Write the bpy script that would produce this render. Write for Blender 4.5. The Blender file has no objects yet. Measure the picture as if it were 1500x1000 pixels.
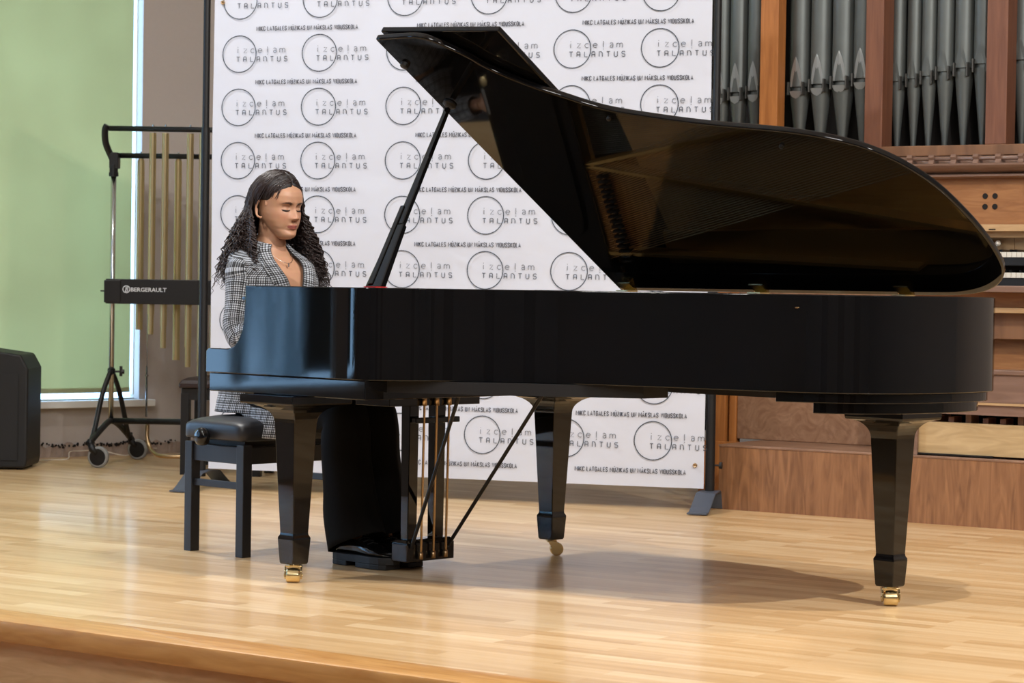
import bpy, math, random
from math import sin, cos, pi, radians, atan2, sqrt, exp, floor as ffloor
from mathutils import Vector, Matrix, noise

random.seed(7)
S = bpy.context.scene
COL = S.collection

# ------------------------------------------------------------------ camera
CAM_Z = .985
F = 3500.0
cam_d = bpy.data.cameras.new('camera')
cam_d.sensor_width = 36.0
cam_d.lens = 36.0 * F / 1500.0
cam_d.clip_end = 100
cam = bpy.data.objects.new('camera', cam_d)
COL.objects.link(cam)
pitch = math.atan(78 / F)
cam.matrix_world = (Matrix.Translation((0, 0, CAM_Z)) @ Matrix.Rotation(radians(90) - pitch, 4, 'X')
                    @ Matrix.Rotation(radians(.9), 4, 'Z'))
cam_d.dof.use_dof = True
cam_d.dof.focus_distance = 8.2
cam_d.dof.aperture_fstop = 9.0
S.camera = cam

# ------------------------------------------------------------------ world, lamps, exposure
world = bpy.data.worlds.new('sky')
S.world = world
world.use_nodes = True
bg = world.node_tree.nodes['Background']
bg.inputs['Color'].default_value = (.36, .64, 1.0, 1)
bg.inputs['Strength'].default_value = 6.0

def lamp(name, loc, target, power, size, color, spread=150):
    d = bpy.data.lights.new(name, 'AREA')
    d.shape = 'DISK'; d.size = size; d.energy = power; d.color = color; d.spread = radians(spread)
    o = bpy.data.objects.new(name, d); COL.objects.link(o)
    o.location = loc
    o.rotation_euler = (Vector(target) - Vector(loc)).to_track_quat('-Z', 'Y').to_euler()
    return o
WARM = (1.0, .965, .92)
lamp('stage_lamp', (3.4, 4.9, 4.6), (1.4, 8.0, 0), 112, .06, WARM, 140)
lamp('stage_lamp', (1.5, 5.7, 4.6), (.2, 8.3, .2), 66, .06, WARM, 140)
lamp('stage_lamp', (-2.4, 10.2, 4.6), (-.5, 8.6, .2), 70, .12, WARM, 150)
lamp('stage_lamp', (-2.6, 6.2, 4.6), (-1.0, 9.5, .3), 50, .5, WARM, 160)
lamp('hall_lamp', (-2.5, 2.5, 4.7), (-2.0, 5.0, 0), 66, 1.0, WARM, 170)
lamp('hall_lamp', (2.5, 1.5, 4.7), (1.5, 5.0, 0), 66, 1.0, WARM, 170)
lamp('hall_lamp', (0, -3, 4.7), (0, 3.0, 0), 105, 1.0, WARM, 170)

S.view_settings.view_transform = 'Standard'
S.view_settings.look = 'None'
S.view_settings.gamma = 1.0
S.view_settings.use_curve_mapping = False
S.view_settings.exposure = 0.22

# ------------------------------------------------------------------ materials
def srgb(r, g, b):
    def f(c):
        c /= 255.0
        return c / 12.92 if c <= .04045 else ((c + .055) / 1.055) ** 2.4
    return (f(r), f(g), f(b), 1)

class NT:
    def __init__(s, name):
        s.m = bpy.data.materials.new(name); s.m.use_nodes = True
        s.t = s.m.node_tree; s.b = s.t.nodes['Principled BSDF']
        s.out = s.t.nodes['Material Output']
    def n(s, typ, **kw):
        q = s.t.nodes.new(typ)
        for k, v in kw.items(): setattr(q, k, v)
        return q
    def l(s, a, b): s.t.links.new(a, b)

def setp(b, rough=.5, metal=0, coat=0, spec=None, sheen=0):
    b.inputs['Roughness'].default_value = rough
    b.inputs['Metallic'].default_value = metal
    b.inputs['Coat Weight'].default_value = coat
    b.inputs['Coat Roughness'].default_value = .02
    if spec is not None: b.inputs['Specular IOR Level'].default_value = spec
    b.inputs['Sheen Weight'].default_value = sheen

def plain(name, c, rough=.5, metal=0, coat=0, var=.06, scale=30, bump=0, spec=None, sheen=0):
    """one colour with a slight procedural unevenness"""
    k = NT(name); setp(k.b, rough, metal, coat, spec, sheen)
    tc = k.n('ShaderNodeTexCoord'); nz = k.n('ShaderNodeTexNoise')
    nz.inputs['Scale'].default_value = scale; nz.inputs['Detail'].default_value = 3
    k.l(tc.outputs['Object'], nz.inputs['Vector'])
    mx = k.n('ShaderNodeMix', data_type='RGBA')
    mx.inputs[6].default_value = tuple(x * (1 - var) for x in c[:3]) + (1,)
    mx.inputs[7].default_value = tuple(min(1, x * (1 + var)) for x in c[:3]) + (1,)
    k.l(nz.outputs['Fac'], mx.inputs[0]); k.l(mx.outputs[2], k.b.inputs['Base Color'])
    if bump:
        bp = k.n('ShaderNodeBump'); bp.inputs['Strength'].default_value = bump
        bp.inputs['Distance'].default_value = .002
        k.l(nz.outputs['Fac'], bp.inputs['Height']); k.l(bp.outputs['Normal'], k.b.inputs['Normal'])
    return k.m

def wood(name, c1, c2, rough=.45, scale=(1, 14, 14), coat=0, nscale=3.0, dist=1.2):
    k = NT(name); setp(k.b, rough, 0, coat)
    tc = k.n('ShaderNodeTexCoord'); mp = k.n('ShaderNodeMapping'); mp.inputs['Scale'].default_value = scale
    nz = k.n('ShaderNodeTexNoise'); nz.inputs['Scale'].default_value = nscale; nz.inputs['Detail'].default_value = 6
    nz.inputs['Distortion'].default_value = dist
    k.l(tc.outputs['Object'], mp.inputs['Vector']); k.l(mp.outputs['Vector'], nz.inputs['Vector'])
    cr = k.n('ShaderNodeValToRGB')
    cr.color_ramp.elements[0].position = .32; cr.color_ramp.elements[0].color = c1
    cr.color_ramp.elements[1].position = .7; cr.color_ramp.elements[1].color = c2
    k.l(nz.outputs['Fac'], cr.inputs['Fac']); k.l(cr.outputs['Color'], k.b.inputs['Base Color'])
    bp = k.n('ShaderNodeBump'); bp.inputs['Strength'].default_value = .12; bp.inputs['Distance'].default_value = .001
    k.l(nz.outputs['Fac'], bp.inputs['Height']); k.l(bp.outputs['Normal'], k.b.inputs['Normal'])
    return k.m

def parquet(name, ang):
    k = NT(name); setp(k.b, .3, 0, .25); k.b.inputs['Coat Roughness'].default_value = .12
    tc = k.n('ShaderNodeTexCoord'); mp = k.n('ShaderNodeMapping'); mp.inputs['Rotation'].default_value = (0, 0, ang)
    k.l(tc.outputs['Object'], mp.inputs['Vector'])
    br = k.n('ShaderNodeTexBrick'); br.offset = .37; br.offset_frequency = 2
    br.inputs['Scale'].default_value = 1; br.inputs['Brick Width'].default_value = .52
    br.inputs['Row Height'].default_value = .07; br.inputs['Mortar Size'].default_value = .0006
    br.inputs['Color1'].default_value = (0, 0, 0, 1); br.inputs['Color2'].default_value = (1, 1, 1, 1)
    br.inputs['Mortar'].default_value = (.2, .2, .2, 1)
    k.l(mp.outputs['Vector'], br.inputs['Vector'])
    mp2 = k.n('ShaderNodeMapping'); mp2.inputs['Scale'].default_value = (2.2, 30, 1)
    k.l(mp.outputs['Vector'], mp2.inputs['Vector'])
    nz = k.n('ShaderNodeTexNoise'); nz.inputs['Scale'].default_value = 1; nz.inputs['Detail'].default_value = 5
    k.l(mp2.outputs['Vector'], nz.inputs['Vector'])
    add = k.n('ShaderNodeMath', operation='MULTIPLY_ADD'); add.inputs[1].default_value = .42
    k.l(br.outputs['Color'], add.inputs[0])
    m2 = k.n('ShaderNodeMath', operation='MULTIPLY'); m2.inputs[1].default_value = .62
    k.l(nz.outputs['Fac'], m2.inputs[0]); k.l(m2.outputs[0], add.inputs[2])
    cr = k.n('ShaderNodeValToRGB'); e = cr.color_ramp.elements
    e[0].position = .15; e[0].color = srgb(184, 144, 94)
    e[1].position = .85; e[1].color = srgb(228, 200, 158)
    q = e.new(.5); q.color = srgb(212, 176, 128)
    k.l(add.outputs[0], cr.inputs['Fac']); k.l(cr.outputs['Color'], k.b.inputs['Base Color'])
    nz2 = k.n('ShaderNodeTexNoise'); nz2.inputs['Scale'].default_value = 1.7; nz2.inputs['Detail'].default_value = 4
    k.l(mp.outputs['Vector'], nz2.inputs['Vector'])
    mr = k.n('ShaderNodeMapRange'); mr.inputs[3].default_value = .26; mr.inputs[4].default_value = .46
    k.l(nz2.outputs['Fac'], mr.inputs[0]); k.l(mr.outputs[0], k.b.inputs['Roughness'])
    return k.m

def checked(name):
    """small black and white checked wool"""
    k = NT(name); setp(k.b, .85, 0, 0, None, .2)
    tc = k.n('ShaderNodeTexCoord'); uv = k.n('ShaderNodeSeparateXYZ'); k.l(tc.outputs['UV'], uv.inputs[0])
    def lines(sock, per, duty):
        d = k.n('ShaderNodeMath', operation='DIVIDE'); d.inputs[1].default_value = per; k.l(sock, d.inputs[0])
        f = k.n('ShaderNodeMath', operation='FRACT'); k.l(d.outputs[0], f.inputs[0])
        l = k.n('ShaderNodeMath', operation='LESS_THAN'); l.inputs[1].default_value = duty; k.l(f.outputs[0], l.inputs[0])
        return l.outputs[0]
    a = lines(uv.outputs[0], .0085, .45); b = lines(uv.outputs[1], .0085, .48)
    a2 = lines(uv.outputs[0], .034, .25); b2 = lines(uv.outputs[1], .034, .25)
    def op(o, x, y):
        q = k.n('ShaderNodeMath', operation=o); k.l(x, q.inputs[0]); k.l(y, q.inputs[1]); return q.outputs[0]
    s1 = op('ADD', a, b); s2 = op('ADD', a2, b2)
    w = k.n('ShaderNodeMath', operation='MULTIPLY'); w.inputs[1].default_value = .22; k.l(s2, w.inputs[0])
    w1 = k.n('ShaderNodeMath', operation='MULTIPLY'); w1.inputs[1].default_value = .55; k.l(s1, w1.inputs[0])
    t = op('ADD', w.outputs[0], w1.outputs[0])
    cr = k.n('ShaderNodeValToRGB'); e = cr.color_ramp.elements
    e[0].position = 0; e[0].color = srgb(196, 202, 212); e[1].position = .8; e[1].color = srgb(18, 19, 24)
    k.l(t, cr.inputs['Fac']); k.l(cr.outputs['Color'], k.b.inputs['Base Color'])
    return k.m

def skin(name):
    k = NT(name); setp(k.b, .48, 0, 0)
    at = k.n('ShaderNodeAttribute'); at.attribute_name = 'tone'
    nz = k.n('ShaderNodeTexNoise'); nz.inputs['Scale'].default_value = 60
    tc = k.n('ShaderNodeTexCoord'); k.l(tc.outputs['Object'], nz.inputs['Vector'])
    mx = k.n('ShaderNodeMix', data_type='RGBA', blend_type='MULTIPLY'); mx.inputs[0].default_value = .12
    k.l(at.outputs['Color'], mx.inputs[6]); k.l(nz.outputs['Color'], mx.inputs[7])
    k.l(mx.outputs[2], k.b.inputs['Base Color'])
    k.b.inputs['Subsurface Weight'].default_value = .08
    k.b.inputs['Subsurface Radius'].default_value = (.01, .004, .002)
    k.b.inputs['Subsurface Scale'].default_value = .4
    return k.m

M = {}
M['lacquer'] = plain('black_lacquer', (.004, .004, .0045, 1), .04, 0, 0, .2, 4)
M['blacksatin'] = plain('black_satin_wood', srgb(24, 25, 28), .4, 0, 0, .1, 12)
M['blackpaint'] = plain('black_painted_wood', srgb(30, 32, 37), .42, 0, 0, .1, 30)
M['vinyl'] = plain('black_vinyl', srgb(38, 40, 46), .42, 0, 0, .12, 60, .15)
M['brass'] = plain('polished_brass', srgb(222, 200, 150), .22, 1, 0, .08, 10)
M['gold'] = plain('gold_lacquer', srgb(190, 150, 84), .35, .6, 0, .08, 10)
M['steel'] = plain('chromed_steel', srgb(205, 208, 212), .18, 1, 0, .04, 10)
M['string'] = plain('steel_string', srgb(150, 140, 120), .3, 1, 0, .04, 10)
M['copper'] = plain('copper_string', srgb(186, 150, 104), .35, 1, 0, .04, 10)
M['rod'] = plain('dull_brass_rod', srgb(200, 170, 130), .3, 1, 0, .06, 10)
M['felt_red'] = plain('red_felt', srgb(190, 30, 34), .95, 0, 0, .1, 90)
M['ivory'] = plain('white_key', srgb(206, 202, 192), .25)
M['ebony'] = plain('black_key', srgb(14, 14, 15), .25)
M['soundboard'] = wood('spruce_soundboard', srgb(196, 142, 66), srgb(222, 172, 92), .4, (1, 18, 1))
M['chime'] = plain('brass_tube', srgb(204, 184, 140), .3, .75, 0, .05, 12)
M['blackmetal'] = plain('black_powder_metal', srgb(26, 26, 28), .45, .2, 0, .1, 40)
M['greymetal'] = plain('grey_coated_metal', srgb(74, 80, 92), .5, .2, 0, .06, 40)
M['plastic'] = plain('black_plastic', srgb(20, 20, 23), .4, 0, 0, .1, 30)
M['speaker'] = plain('speaker_paint', srgb(8, 8, 10), .6, 0, 0, .1, 120, .3)
M['tyre'] = plain('grey_rubber', srgb(138, 138, 136), .7, 0, 0, .08, 30)
M['wallL'] = plain('pinkish_grey_plaster', srgb(186, 176, 170), .9, 0, 0, .03, 40, .2)
M['wallH'] = plain('pale_hall_plaster', srgb(158, 154, 152), .9, 0, 0, .03, 20)
M['ceil'] = plain('white_ceiling_paint', srgb(230, 228, 224), .9, 0, 0, .02, 8)
M['white'] = plain('white_paint', srgb(228, 226, 222), .5, 0, 0, .02, 20)
M['rawplaster'] = plain('raw_broken_plaster', srgb(158, 140, 128), .95, 0, 0, .35, 26, .8)
M['cable'] = plain('white_cable', srgb(216, 206, 190), .5)
M['stage'] = parquet('oak_parquet', radians(33))
M['nosing'] = wood('oak_nosing', srgb(178, 126, 66), srgb(206, 156, 94), .35, (1.2, 10, 10), .2)
M['riser'] = parquet('oak_riser', 0)
M['hallfloor'] = wood('hall_floor_wood', srgb(150, 112, 72), srgb(176, 136, 92), .4, (1, 10, 1))
M['blind'] = None
M['trouser'] = plain('black_trouser_cloth', srgb(9, 9, 10), .9, 0, 0, .2, 60, .2, .2)
M['shoe'] = plain('black_shoe_leather', srgb(12, 12, 14), .16, 0, .4, .1, 40)
M['sole'] = plain('black_rubber_sole', srgb(24, 25, 28), .6)
M['hair'] = plain('dark_brown_hair', srgb(40, 27, 25), .5, 0, 0, .35, 25)
M['hairtop'] = plain('near_black_hair', srgb(30, 24, 25), .55, 0, 0, .25, 60, .6)
M['check'] = checked('checked_wool')
M['skin'] = skin('skin')
M['lash'] = plain('dark_lash', srgb(26, 18, 18), .7)
M['silver'] = plain('fine_silver', srgb(230, 226, 220), .25, 1)
M['pipe'] = plain('pipe_metal', srgb(100, 105, 104), .45, .6, 0, .12, 9)
M['pipelip'] = plain('pipe_lip_metal', srgb(168, 172, 172), .38, .7, 0, .08, 12)
M['pipeear'] = plain('pipe_ear_metal', srgb(84, 84, 82), .5, .5)
M['dark'] = plain('dark_recess_paint', srgb(22, 17, 15), .9)  # near-black of dark parts, also the shade of organ gaps and holes
M['organ'] = wood('organ_oak', srgb(108, 74, 50), srgb(138, 98, 68), .5, (3, 3, .5))
M['organ_red'] = wood('organ_red_post', srgb(104, 64, 46), srgb(124, 80, 58), .5, (14, 14, 1))
M['organ_orange'] = wood('organ_orange_post', srgb(154, 94, 44), srgb(180, 116, 60), .45, (14, 14, 1))
M['organ_gold'] = wood('organ_golden_panel', srgb(138, 90, 50), srgb(160, 110, 66), .5, (2, 2, 14))
M['organ_light'] = wood('organ_light_wood', srgb(168, 134, 94), srgb(188, 154, 112), .5, (2, 2, 16))
M['organ_mould'] = wood('organ_moulding', srgb(112, 86, 72), srgb(134, 106, 92), .35, (1, 10, 10), .2)
M['ply_red'] = wood('reddish_plywood', srgb(130, 94, 70), srgb(156, 120, 94), .55, (3.5, 3.5, 3.5), 0, 3.0, 3)
M['ply_light'] = wood('light_plywood', srgb(172, 144, 102), srgb(192, 164, 122), .5, (1.2, 1.2, 9), 0, 3, 2)
M['podium'] = wood('stained_veneer', srgb(116, 78, 50), srgb(154, 108, 72), .5, (11, 11, 1.3), 0, 2.2, 2)
M['podium_top'] = wood('worn_podium_top', srgb(124, 92, 72), srgb(148, 114, 92), .4, (2, 8, 1))
M['knobglass'] = plain('clear_knob', srgb(216, 206, 190), .1, .2)
M['door'] = wood('brown_door', srgb(64, 40, 26), srgb(84, 54, 36), .4, (8, 8, 1))
M['curtain'] = plain('dark_green_curtain', srgb(40, 62, 50), .9)
M['ink'] = plain('dark_slate_ink', srgb(44, 54, 66), .7)
M['inkbold'] = plain('dark_navy_ink', srgb(34, 38, 52), .7)
M['inklight'] = plain('grey_ink', srgb(96, 100, 108), .7)
M['logo'] = plain('white_print', srgb(232, 236, 240), .5)
M['glass'] = None

def glassmat():
    k = NT('window_glass'); setp(k.b, .0)
    tr = k.n('ShaderNodeBsdfTransparent'); gl = k.n('ShaderNodeBsdfGlossy'); gl.inputs['Roughness'].default_value = .02
    mx = k.n('ShaderNodeMixShader'); mx.inputs[0].default_value = .06
    k.l(tr.outputs[0], mx.inputs[1]); k.l(gl.outputs[0], mx.inputs[2]); k.l(mx.outputs[0], k.out.inputs['Surface'])
    return k.m
M['glass'] = glassmat()

def blindmat():
    k = NT('green_blind_cloth')
    d = k.n('ShaderNodeBsdfDiffuse'); t = k.n('ShaderNodeBsdfTranslucent'); mx = k.n('ShaderNodeMixShader')
    tc = k.n('ShaderNodeTexCoord'); nz = k.n('ShaderNodeTexNoise'); nz.inputs['Scale'].default_value = 1.6
    k.l(tc.outputs['Object'], nz.inputs['Vector'])
    cr = k.n('ShaderNodeValToRGB'); cr.color_ramp.elements[0].color = srgb(192, 188, 152)
    cr.color_ramp.elements[1].color = srgb(204, 201, 164)
    cr.color_ramp.elements[0].position = .3; cr.color_ramp.elements[1].position = .7
    k.l(nz.outputs['Fac'], cr.inputs['Fac'])
    k.l(cr.outputs['Color'], d.inputs['Color']); k.l(cr.outputs['Color'], t.inputs['Color'])
    mx.inputs[0].default_value = .5
    k.l(d.outputs[0], mx.inputs[1]); k.l(t.outputs[0], mx.inputs[2]); k.l(mx.outputs[0], k.out.inputs['Surface'])
    return k.m
M['blind'] = blindmat()

def netmat():
    k = NT('net_curtain')
    tr = k.n('ShaderNodeBsdfTransparent'); tl = k.n('ShaderNodeBsdfTranslucent'); tl.inputs['Color'].default_value = srgb(190, 205, 210)
    tc = k.n('ShaderNodeTexCoord'); mp = k.n('ShaderNodeMapping'); mp.inputs['Scale'].default_value = (9, 1, .7)
    nz = k.n('ShaderNodeTexNoise'); nz.inputs['Scale'].default_value = 1.2; nz.inputs['Detail'].default_value = 5
    k.l(tc.outputs['Object'], mp.inputs['Vector']); k.l(mp.outputs['Vector'], nz.inputs['Vector'])
    cr = k.n('ShaderNodeValToRGB'); cr.color_ramp.elements[0].position = .35; cr.color_ramp.elements[1].position = .65
    cr.color_ramp.elements[0].color = (.08, .08, .08, 1); cr.color_ramp.elements[1].color = (.75, .75, .75, 1)
    k.l(nz.outputs['Fac'], cr.inputs['Fac'])
    mx = k.n('ShaderNodeMixShader'); k.l(cr.outputs['Color'], mx.inputs[0])
    k.l(tr.outputs[0], mx.inputs[1]); k.l(tl.outputs[0], mx.inputs[2]); k.l(mx.outputs[0], k.out.inputs['Surface'])
    return k.m
M['net'] = netmat()

def bannermat():
    k = NT('white_banner_vinyl'); setp(k.b, .55)
    k.b.inputs['Base Color'].default_value = srgb(204, 207, 218)
    tc = k.n('ShaderNodeTexCoord'); nz = k.n('ShaderNodeTexNoise'); nz.inputs['Scale'].default_value = 2.2
    nz.inputs['Detail'].default_value = 3; nz.inputs['Distortion'].default_value = .6
    k.l(tc.outputs['Object'], nz.inputs['Vector'])
    bp = k.n('ShaderNodeBump'); bp.inputs['Strength'].default_value = .5; bp.inputs['Distance'].default_value = .03
    k.l(nz.outputs['Fac'], bp.inputs['Height']); k.l(bp.outputs['Normal'], k.b.inputs['Normal'])
    return k.m
M['banner'] = bannermat()

# ------------------------------------------------------------------ mesh helpers
class MB:
    def __init__(s): s.v = []; s.f = []; s.uv = []; s.mi = []
    def add(s, vs, fs, uvs=None, mi=0):
        b = len(s.v); s.v += [tuple(p) for p in vs]
        s.uv += (uvs if uvs else [(0, 0)] * len(vs))
        s.f += [tuple(i + b for i in f) for f in fs]; s.mi += [mi] * len(fs)
        return s
    def box(s, x0, x1, y0, y1, z0, z1):
        if x0 > x1: x0, x1 = x1, x0
        if y0 > y1: y0, y1 = y1, y0
        if z0 > z1: z0, z1 = z1, z0
        return s.add([(x0, y0, z0), (x1, y0, z0), (x1, y1, z0), (x0, y1, z0), (x0, y0, z1), (x1, y0, z1), (x1, y1, z1), (x0, y1, z1)],
                     [(0, 3, 2, 1), (4, 5, 6, 7), (0, 1, 5, 4), (1, 2, 6, 5), (2, 3, 7, 6), (3, 0, 4, 7)])
    def prism(s, poly, axis, a, b):
        """polygon (2D) swept between a and b along an axis"""
        n = len(poly)
        area = sum(poly[i][0] * poly[(i + 1) % n][1] - poly[(i + 1) % n][0] * poly[i][1] for i in range(n))
        if area < 0: poly = poly[::-1]
        def P(p, h):
            if axis == 'z': return (p[0], p[1], h)
            if axis == 'y': return (p[0], h, p[1])
            return (h, p[0], p[1])
        lo, hi = min(a, b), max(a, b)
        vs = [P(p, lo) for p in poly] + [P(p, hi) for p in poly]
        fs = [tuple(range(n))[::-1], tuple(range(n, 2 * n))] + [(i, (i + 1) % n, n + (i + 1) % n, n + i) for i in range(n)]
        if axis == 'y': fs = [f[::-1] for f in fs]
        return s.add(vs, fs)
    def loft(s, rings, cap=True, closed=True, uvs=None, mi=0):
        n = len(rings[0]); vs = [p for r in rings for p in r]; fs = []
        m = n if closed else n - 1
        for i in range(len(rings) - 1):
            for j in range(m):
                a = i * n + j; b = i * n + (j + 1) % n
                fs.append((a, b, b + n, a + n))
        if cap and closed:
            fs.append(tuple(range(n))[::-1]); fs.append(tuple(range((len(rings) - 1) * n, len(rings) * n)))
        return s.add(vs, fs, [q for r in uvs for q in r] if uvs else None, mi)
    def tube(s, pts, r, k=10, cap=True, flat=1.0):
        """round tube along pts with radius r (number or list)"""
        pts = [Vector(p) for p in pts]; n = len(pts)
        rr = r if isinstance(r, (list, tuple)) else [r] * n
        t0 = (pts[1] - pts[0]).normalized()
        up = Vector((0, 0, 1)) if abs(t0.z) < .9 else Vector((1, 0, 0))
        a = t0.cross(up).normalized(); rings = []
        for i in range(n):
            t = (pts[min(i + 1, n - 1)] - pts[max(i - 1, 0)]).normalized()
            a = (a - t * a.dot(t)).normalized(); b = t.cross(a)
            rings.append([pts[i] + (a * cos(2 * pi * j / k) + b * sin(2 * pi * j / k) * flat) * rr[i] for j in range(k)])
        return s.loft(rings, cap)
    def lathe(s, prof, c=(0, 0, 0), axis='z', k=20):
        """prof: list of (radius, height)"""
        rings = []
        for r, h in prof:
            ring = []
            for j in range(k):
                a = 2 * pi * j / k; p, q = r * cos(a), r * sin(a)
                if axis == 'z': w = (p, q, h)
                elif axis == 'y': w = (q, h, p)
                else: w = (h, p, q)
                ring.append((c[0] + w[0], c[1] + w[1], c[2] + w[2]))
            rings.append(ring)
        return s.loft(rings)
    def xf(s, m):
        s.v = [tuple(m @ Vector(p)) for p in s.v]; return s
    def join(s, o):
        return s.add(o.v, o.f, list(o.uv))
    def build(s, name, mat, parent=None, smooth=False, bevel=0, seg=2, uv=False, auto=None):
        me = bpy.data.meshes.new(name)
        me.from_pydata(s.v, [], s.f); me.validate(clean_customdata=False)
        mats = mat if isinstance(mat, (list, tuple)) else [mat]
        for m_ in mats: me.materials.append(m_)
        if len(mats) > 1: me.polygons.foreach_set('material_index', s.mi)
        if uv:
            L = me.uv_layers.new(name='UVMap')
            for lp in me.loops: L.data[lp.index].uv = s.uv[lp.vertex_index]
        if smooth or auto: me.polygons.foreach_set('use_smooth', [True] * len(me.polygons))
        if auto: me.set_sharp_from_angle(angle=radians(auto))
        me.update()
        o = bpy.data.objects.new(name, me); COL.objects.link(o)
        if parent is not None: o.parent = parent
        if bevel:
            b = o.modifiers.new('bevel', 'BEVEL'); b.width = bevel; b.segments = seg; b.limit_method = 'ANGLE'
            b.angle_limit = radians(40); b.harden_normals = False
        return o

def thing(name, label, cat, loc=(0, 0, 0), rz=0, group=None):
    o = bpy.data.objects.new(name, None); COL.objects.link(o)
    o.empty_display_size = .1
    o.location = loc; o.rotation_euler = (0, 0, rz); o['label'] = label; o['category'] = cat
    if group: o['group'] = group
    return o
def tag(o, label, cat, group=None):
    o['label'] = label; o['category'] = cat
    if group: o['group'] = group
    return o
def struct(o): o['kind'] = 'structure'; return o
def copy_tree(o, parent=None):
    c = o.copy(); COL.objects.link(c)
    if parent is not None: c.parent = parent
    for ch in list(o.children): copy_tree(ch, c)
    return c

def catmull(pts, n=8, closed=False):
    out = []; m = len(pts)
    for i in range(m - 1):
        p0 = pts[max(i - 1, 0)]; p1 = pts[i]; p2 = pts[i + 1]; p3 = pts[min(i + 2, m - 1)]
        for j in range(n):
            t = j / n
            out.append(tuple(.5 * ((2 * b) + (-a + c) * t + (2 * a - 5 * b + 4 * c - d) * t * t + (-a + 3 * b - 3 * c + d) * t ** 3)
                             for a, b, c, d in zip(p0, p1, p2, p3)))
    out.append(tuple(pts[-1])); return out
def interp(tab, x):
    if x <= tab[0][0]: return tab[0][1]
    for (a, b), (c, d) in zip(tab, tab[1:]):
        if x <= c:
            t = (x - a) / (c - a); t = t * t * (3 - 2 * t) * .35 + t * .65
            return b + (d - b) * t
    return tab[-1][1]
def gauss(x, s): return exp(-x * x / (2 * s * s))

# ------------------------------------------------------------------ the room
ZC = 4.9; ZH = -.75
A0 = Vector((-2.671, 13.239)); WD = Vector((.76, .65)).normalized(); WN = Vector((WD.y, -WD.x))
def wl(k, y=0): return A0 + WD * k - WN * y          # along the window wall, y = outwards
w_ang = atan2(WD.y, WD.x)
def wall_obj(name, p, q, z0, z1, th, mat, openings=()):
    """vertical wall from p to q, thickness behind it, rectangular openings (a, b, z0, z1) along it"""
    p = Vector(p); q = Vector(q); L = (q - p).length; an = atan2((q - p).y, (q - p).x)
    mb = MB(); xs = sorted({0, L, *[o[0] for o in openings], *[o[1] for o in openings]})
    for a, b in zip(xs, xs[1:]):
        cut = [o for o in openings if o[0] <= a + 1e-6 and o[1] >= b - 1e-6]
        if not cut: mb.box(a, b, 0, th, z0, z1)
        else:
            o = cut[0]
            if o[2] > z0: mb.box(a, b, 0, th, z0, o[2])
            if o[3] < z1: mb.box(a, b, 0, th, o[3], z1)
    ob = mb.build(name, mat); ob.location = (p.x, p.y, 0); ob.rotation_euler = (0, 0, an)
    return struct(ob)
K0 = -15.0; K1 = 1.35
wins = [(-1.75, .705), (-5.2, -2.8), (-8.6, -6.2), (-12.0, -9.6)]
wall_obj('wall_left', wl(K0), wl(K1), ZH, ZC, .10, M['wallL'], [(a - K0, b - K0, .316, 3.6) for a, b in wins])
E1 = Vector((.84, -.543)).normalized()
pa = wl(K1 - .05); pb = pa + E1 * 11.2
wall_obj('wall_back', pa, pb, ZH, ZC, .2, M['wallL'])
pA = wl(K0); pB = Vector((-8, -6.5)); pC = Vector((8.5, -7)); pD = pb
wall_obj('wall_front', pC, pB, ZH, ZC, .2, M['wallH'])
wall_obj('wall_right', pD, pC, ZH, ZC, .2, M['wallH'])
wall_obj('wall_side', pB, pA, ZH, ZC, .2, M['wallH'])
room = [tuple(pA), tuple(wl(K1)), tuple(pD), tuple(pC), tuple(pB)]
struct(MB().prism([(x * 1.05, y * 1.05) for x, y in room], 'z', ZC, ZC + .15).build('ceiling', M['ceil']))
# stage floor, parallel to the organ front
se0 = Vector((-1.472, 6.908)); SD = Vector((.817, -.577)).normalized()
sL = se0 - SD * 5.78; sR = se0 + SD * 12
SNn = Vector((-SD.y, SD.x))     # towards the back
fl = MB().prism([tuple(sL + SNn * .012), tuple(sR + SNn * .012), tuple(pD + E1 * .6), tuple(wl(K1))], 'z', -.04, 0).build('floor', M['stage'])
struct(fl)
s_ang = atan2(SD.y, SD.x)
nz_ = MB()
prof = [(.16, 0), (.012, 0), (.004, -.003), (0, -.012), (0, -.052), (.005, -.062), (.16, -.062)]
nz_.loft([[(x, y, z) for y, z in prof] for x in (-5.8, 12)])
o = nz_.build('trim_1', M['nosing'], auto=30); o.location = (se0.x, se0.y, .0004); o.rotation_euler = (0, 0, s_ang); struct(o)
o = MB().box(-5.8, 12, .055, .1, ZH, -.06).build('trim_2', M['riser']); o.location = (se0.x, se0.y, 0); o.rotation_euler = (0, 0, s_ang); struct(o)
o.data.materials[0] = wood('oak_riser_boards', srgb(196, 158, 112), srgb(220, 184, 138), .4, (1.6, 9, 9), .1)
struct(MB().prism([(x * 1.05, y * 1.05) for x, y in room], 'z', ZH - .1, ZH).build('floor_hall', M['hallfloor']))

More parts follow.
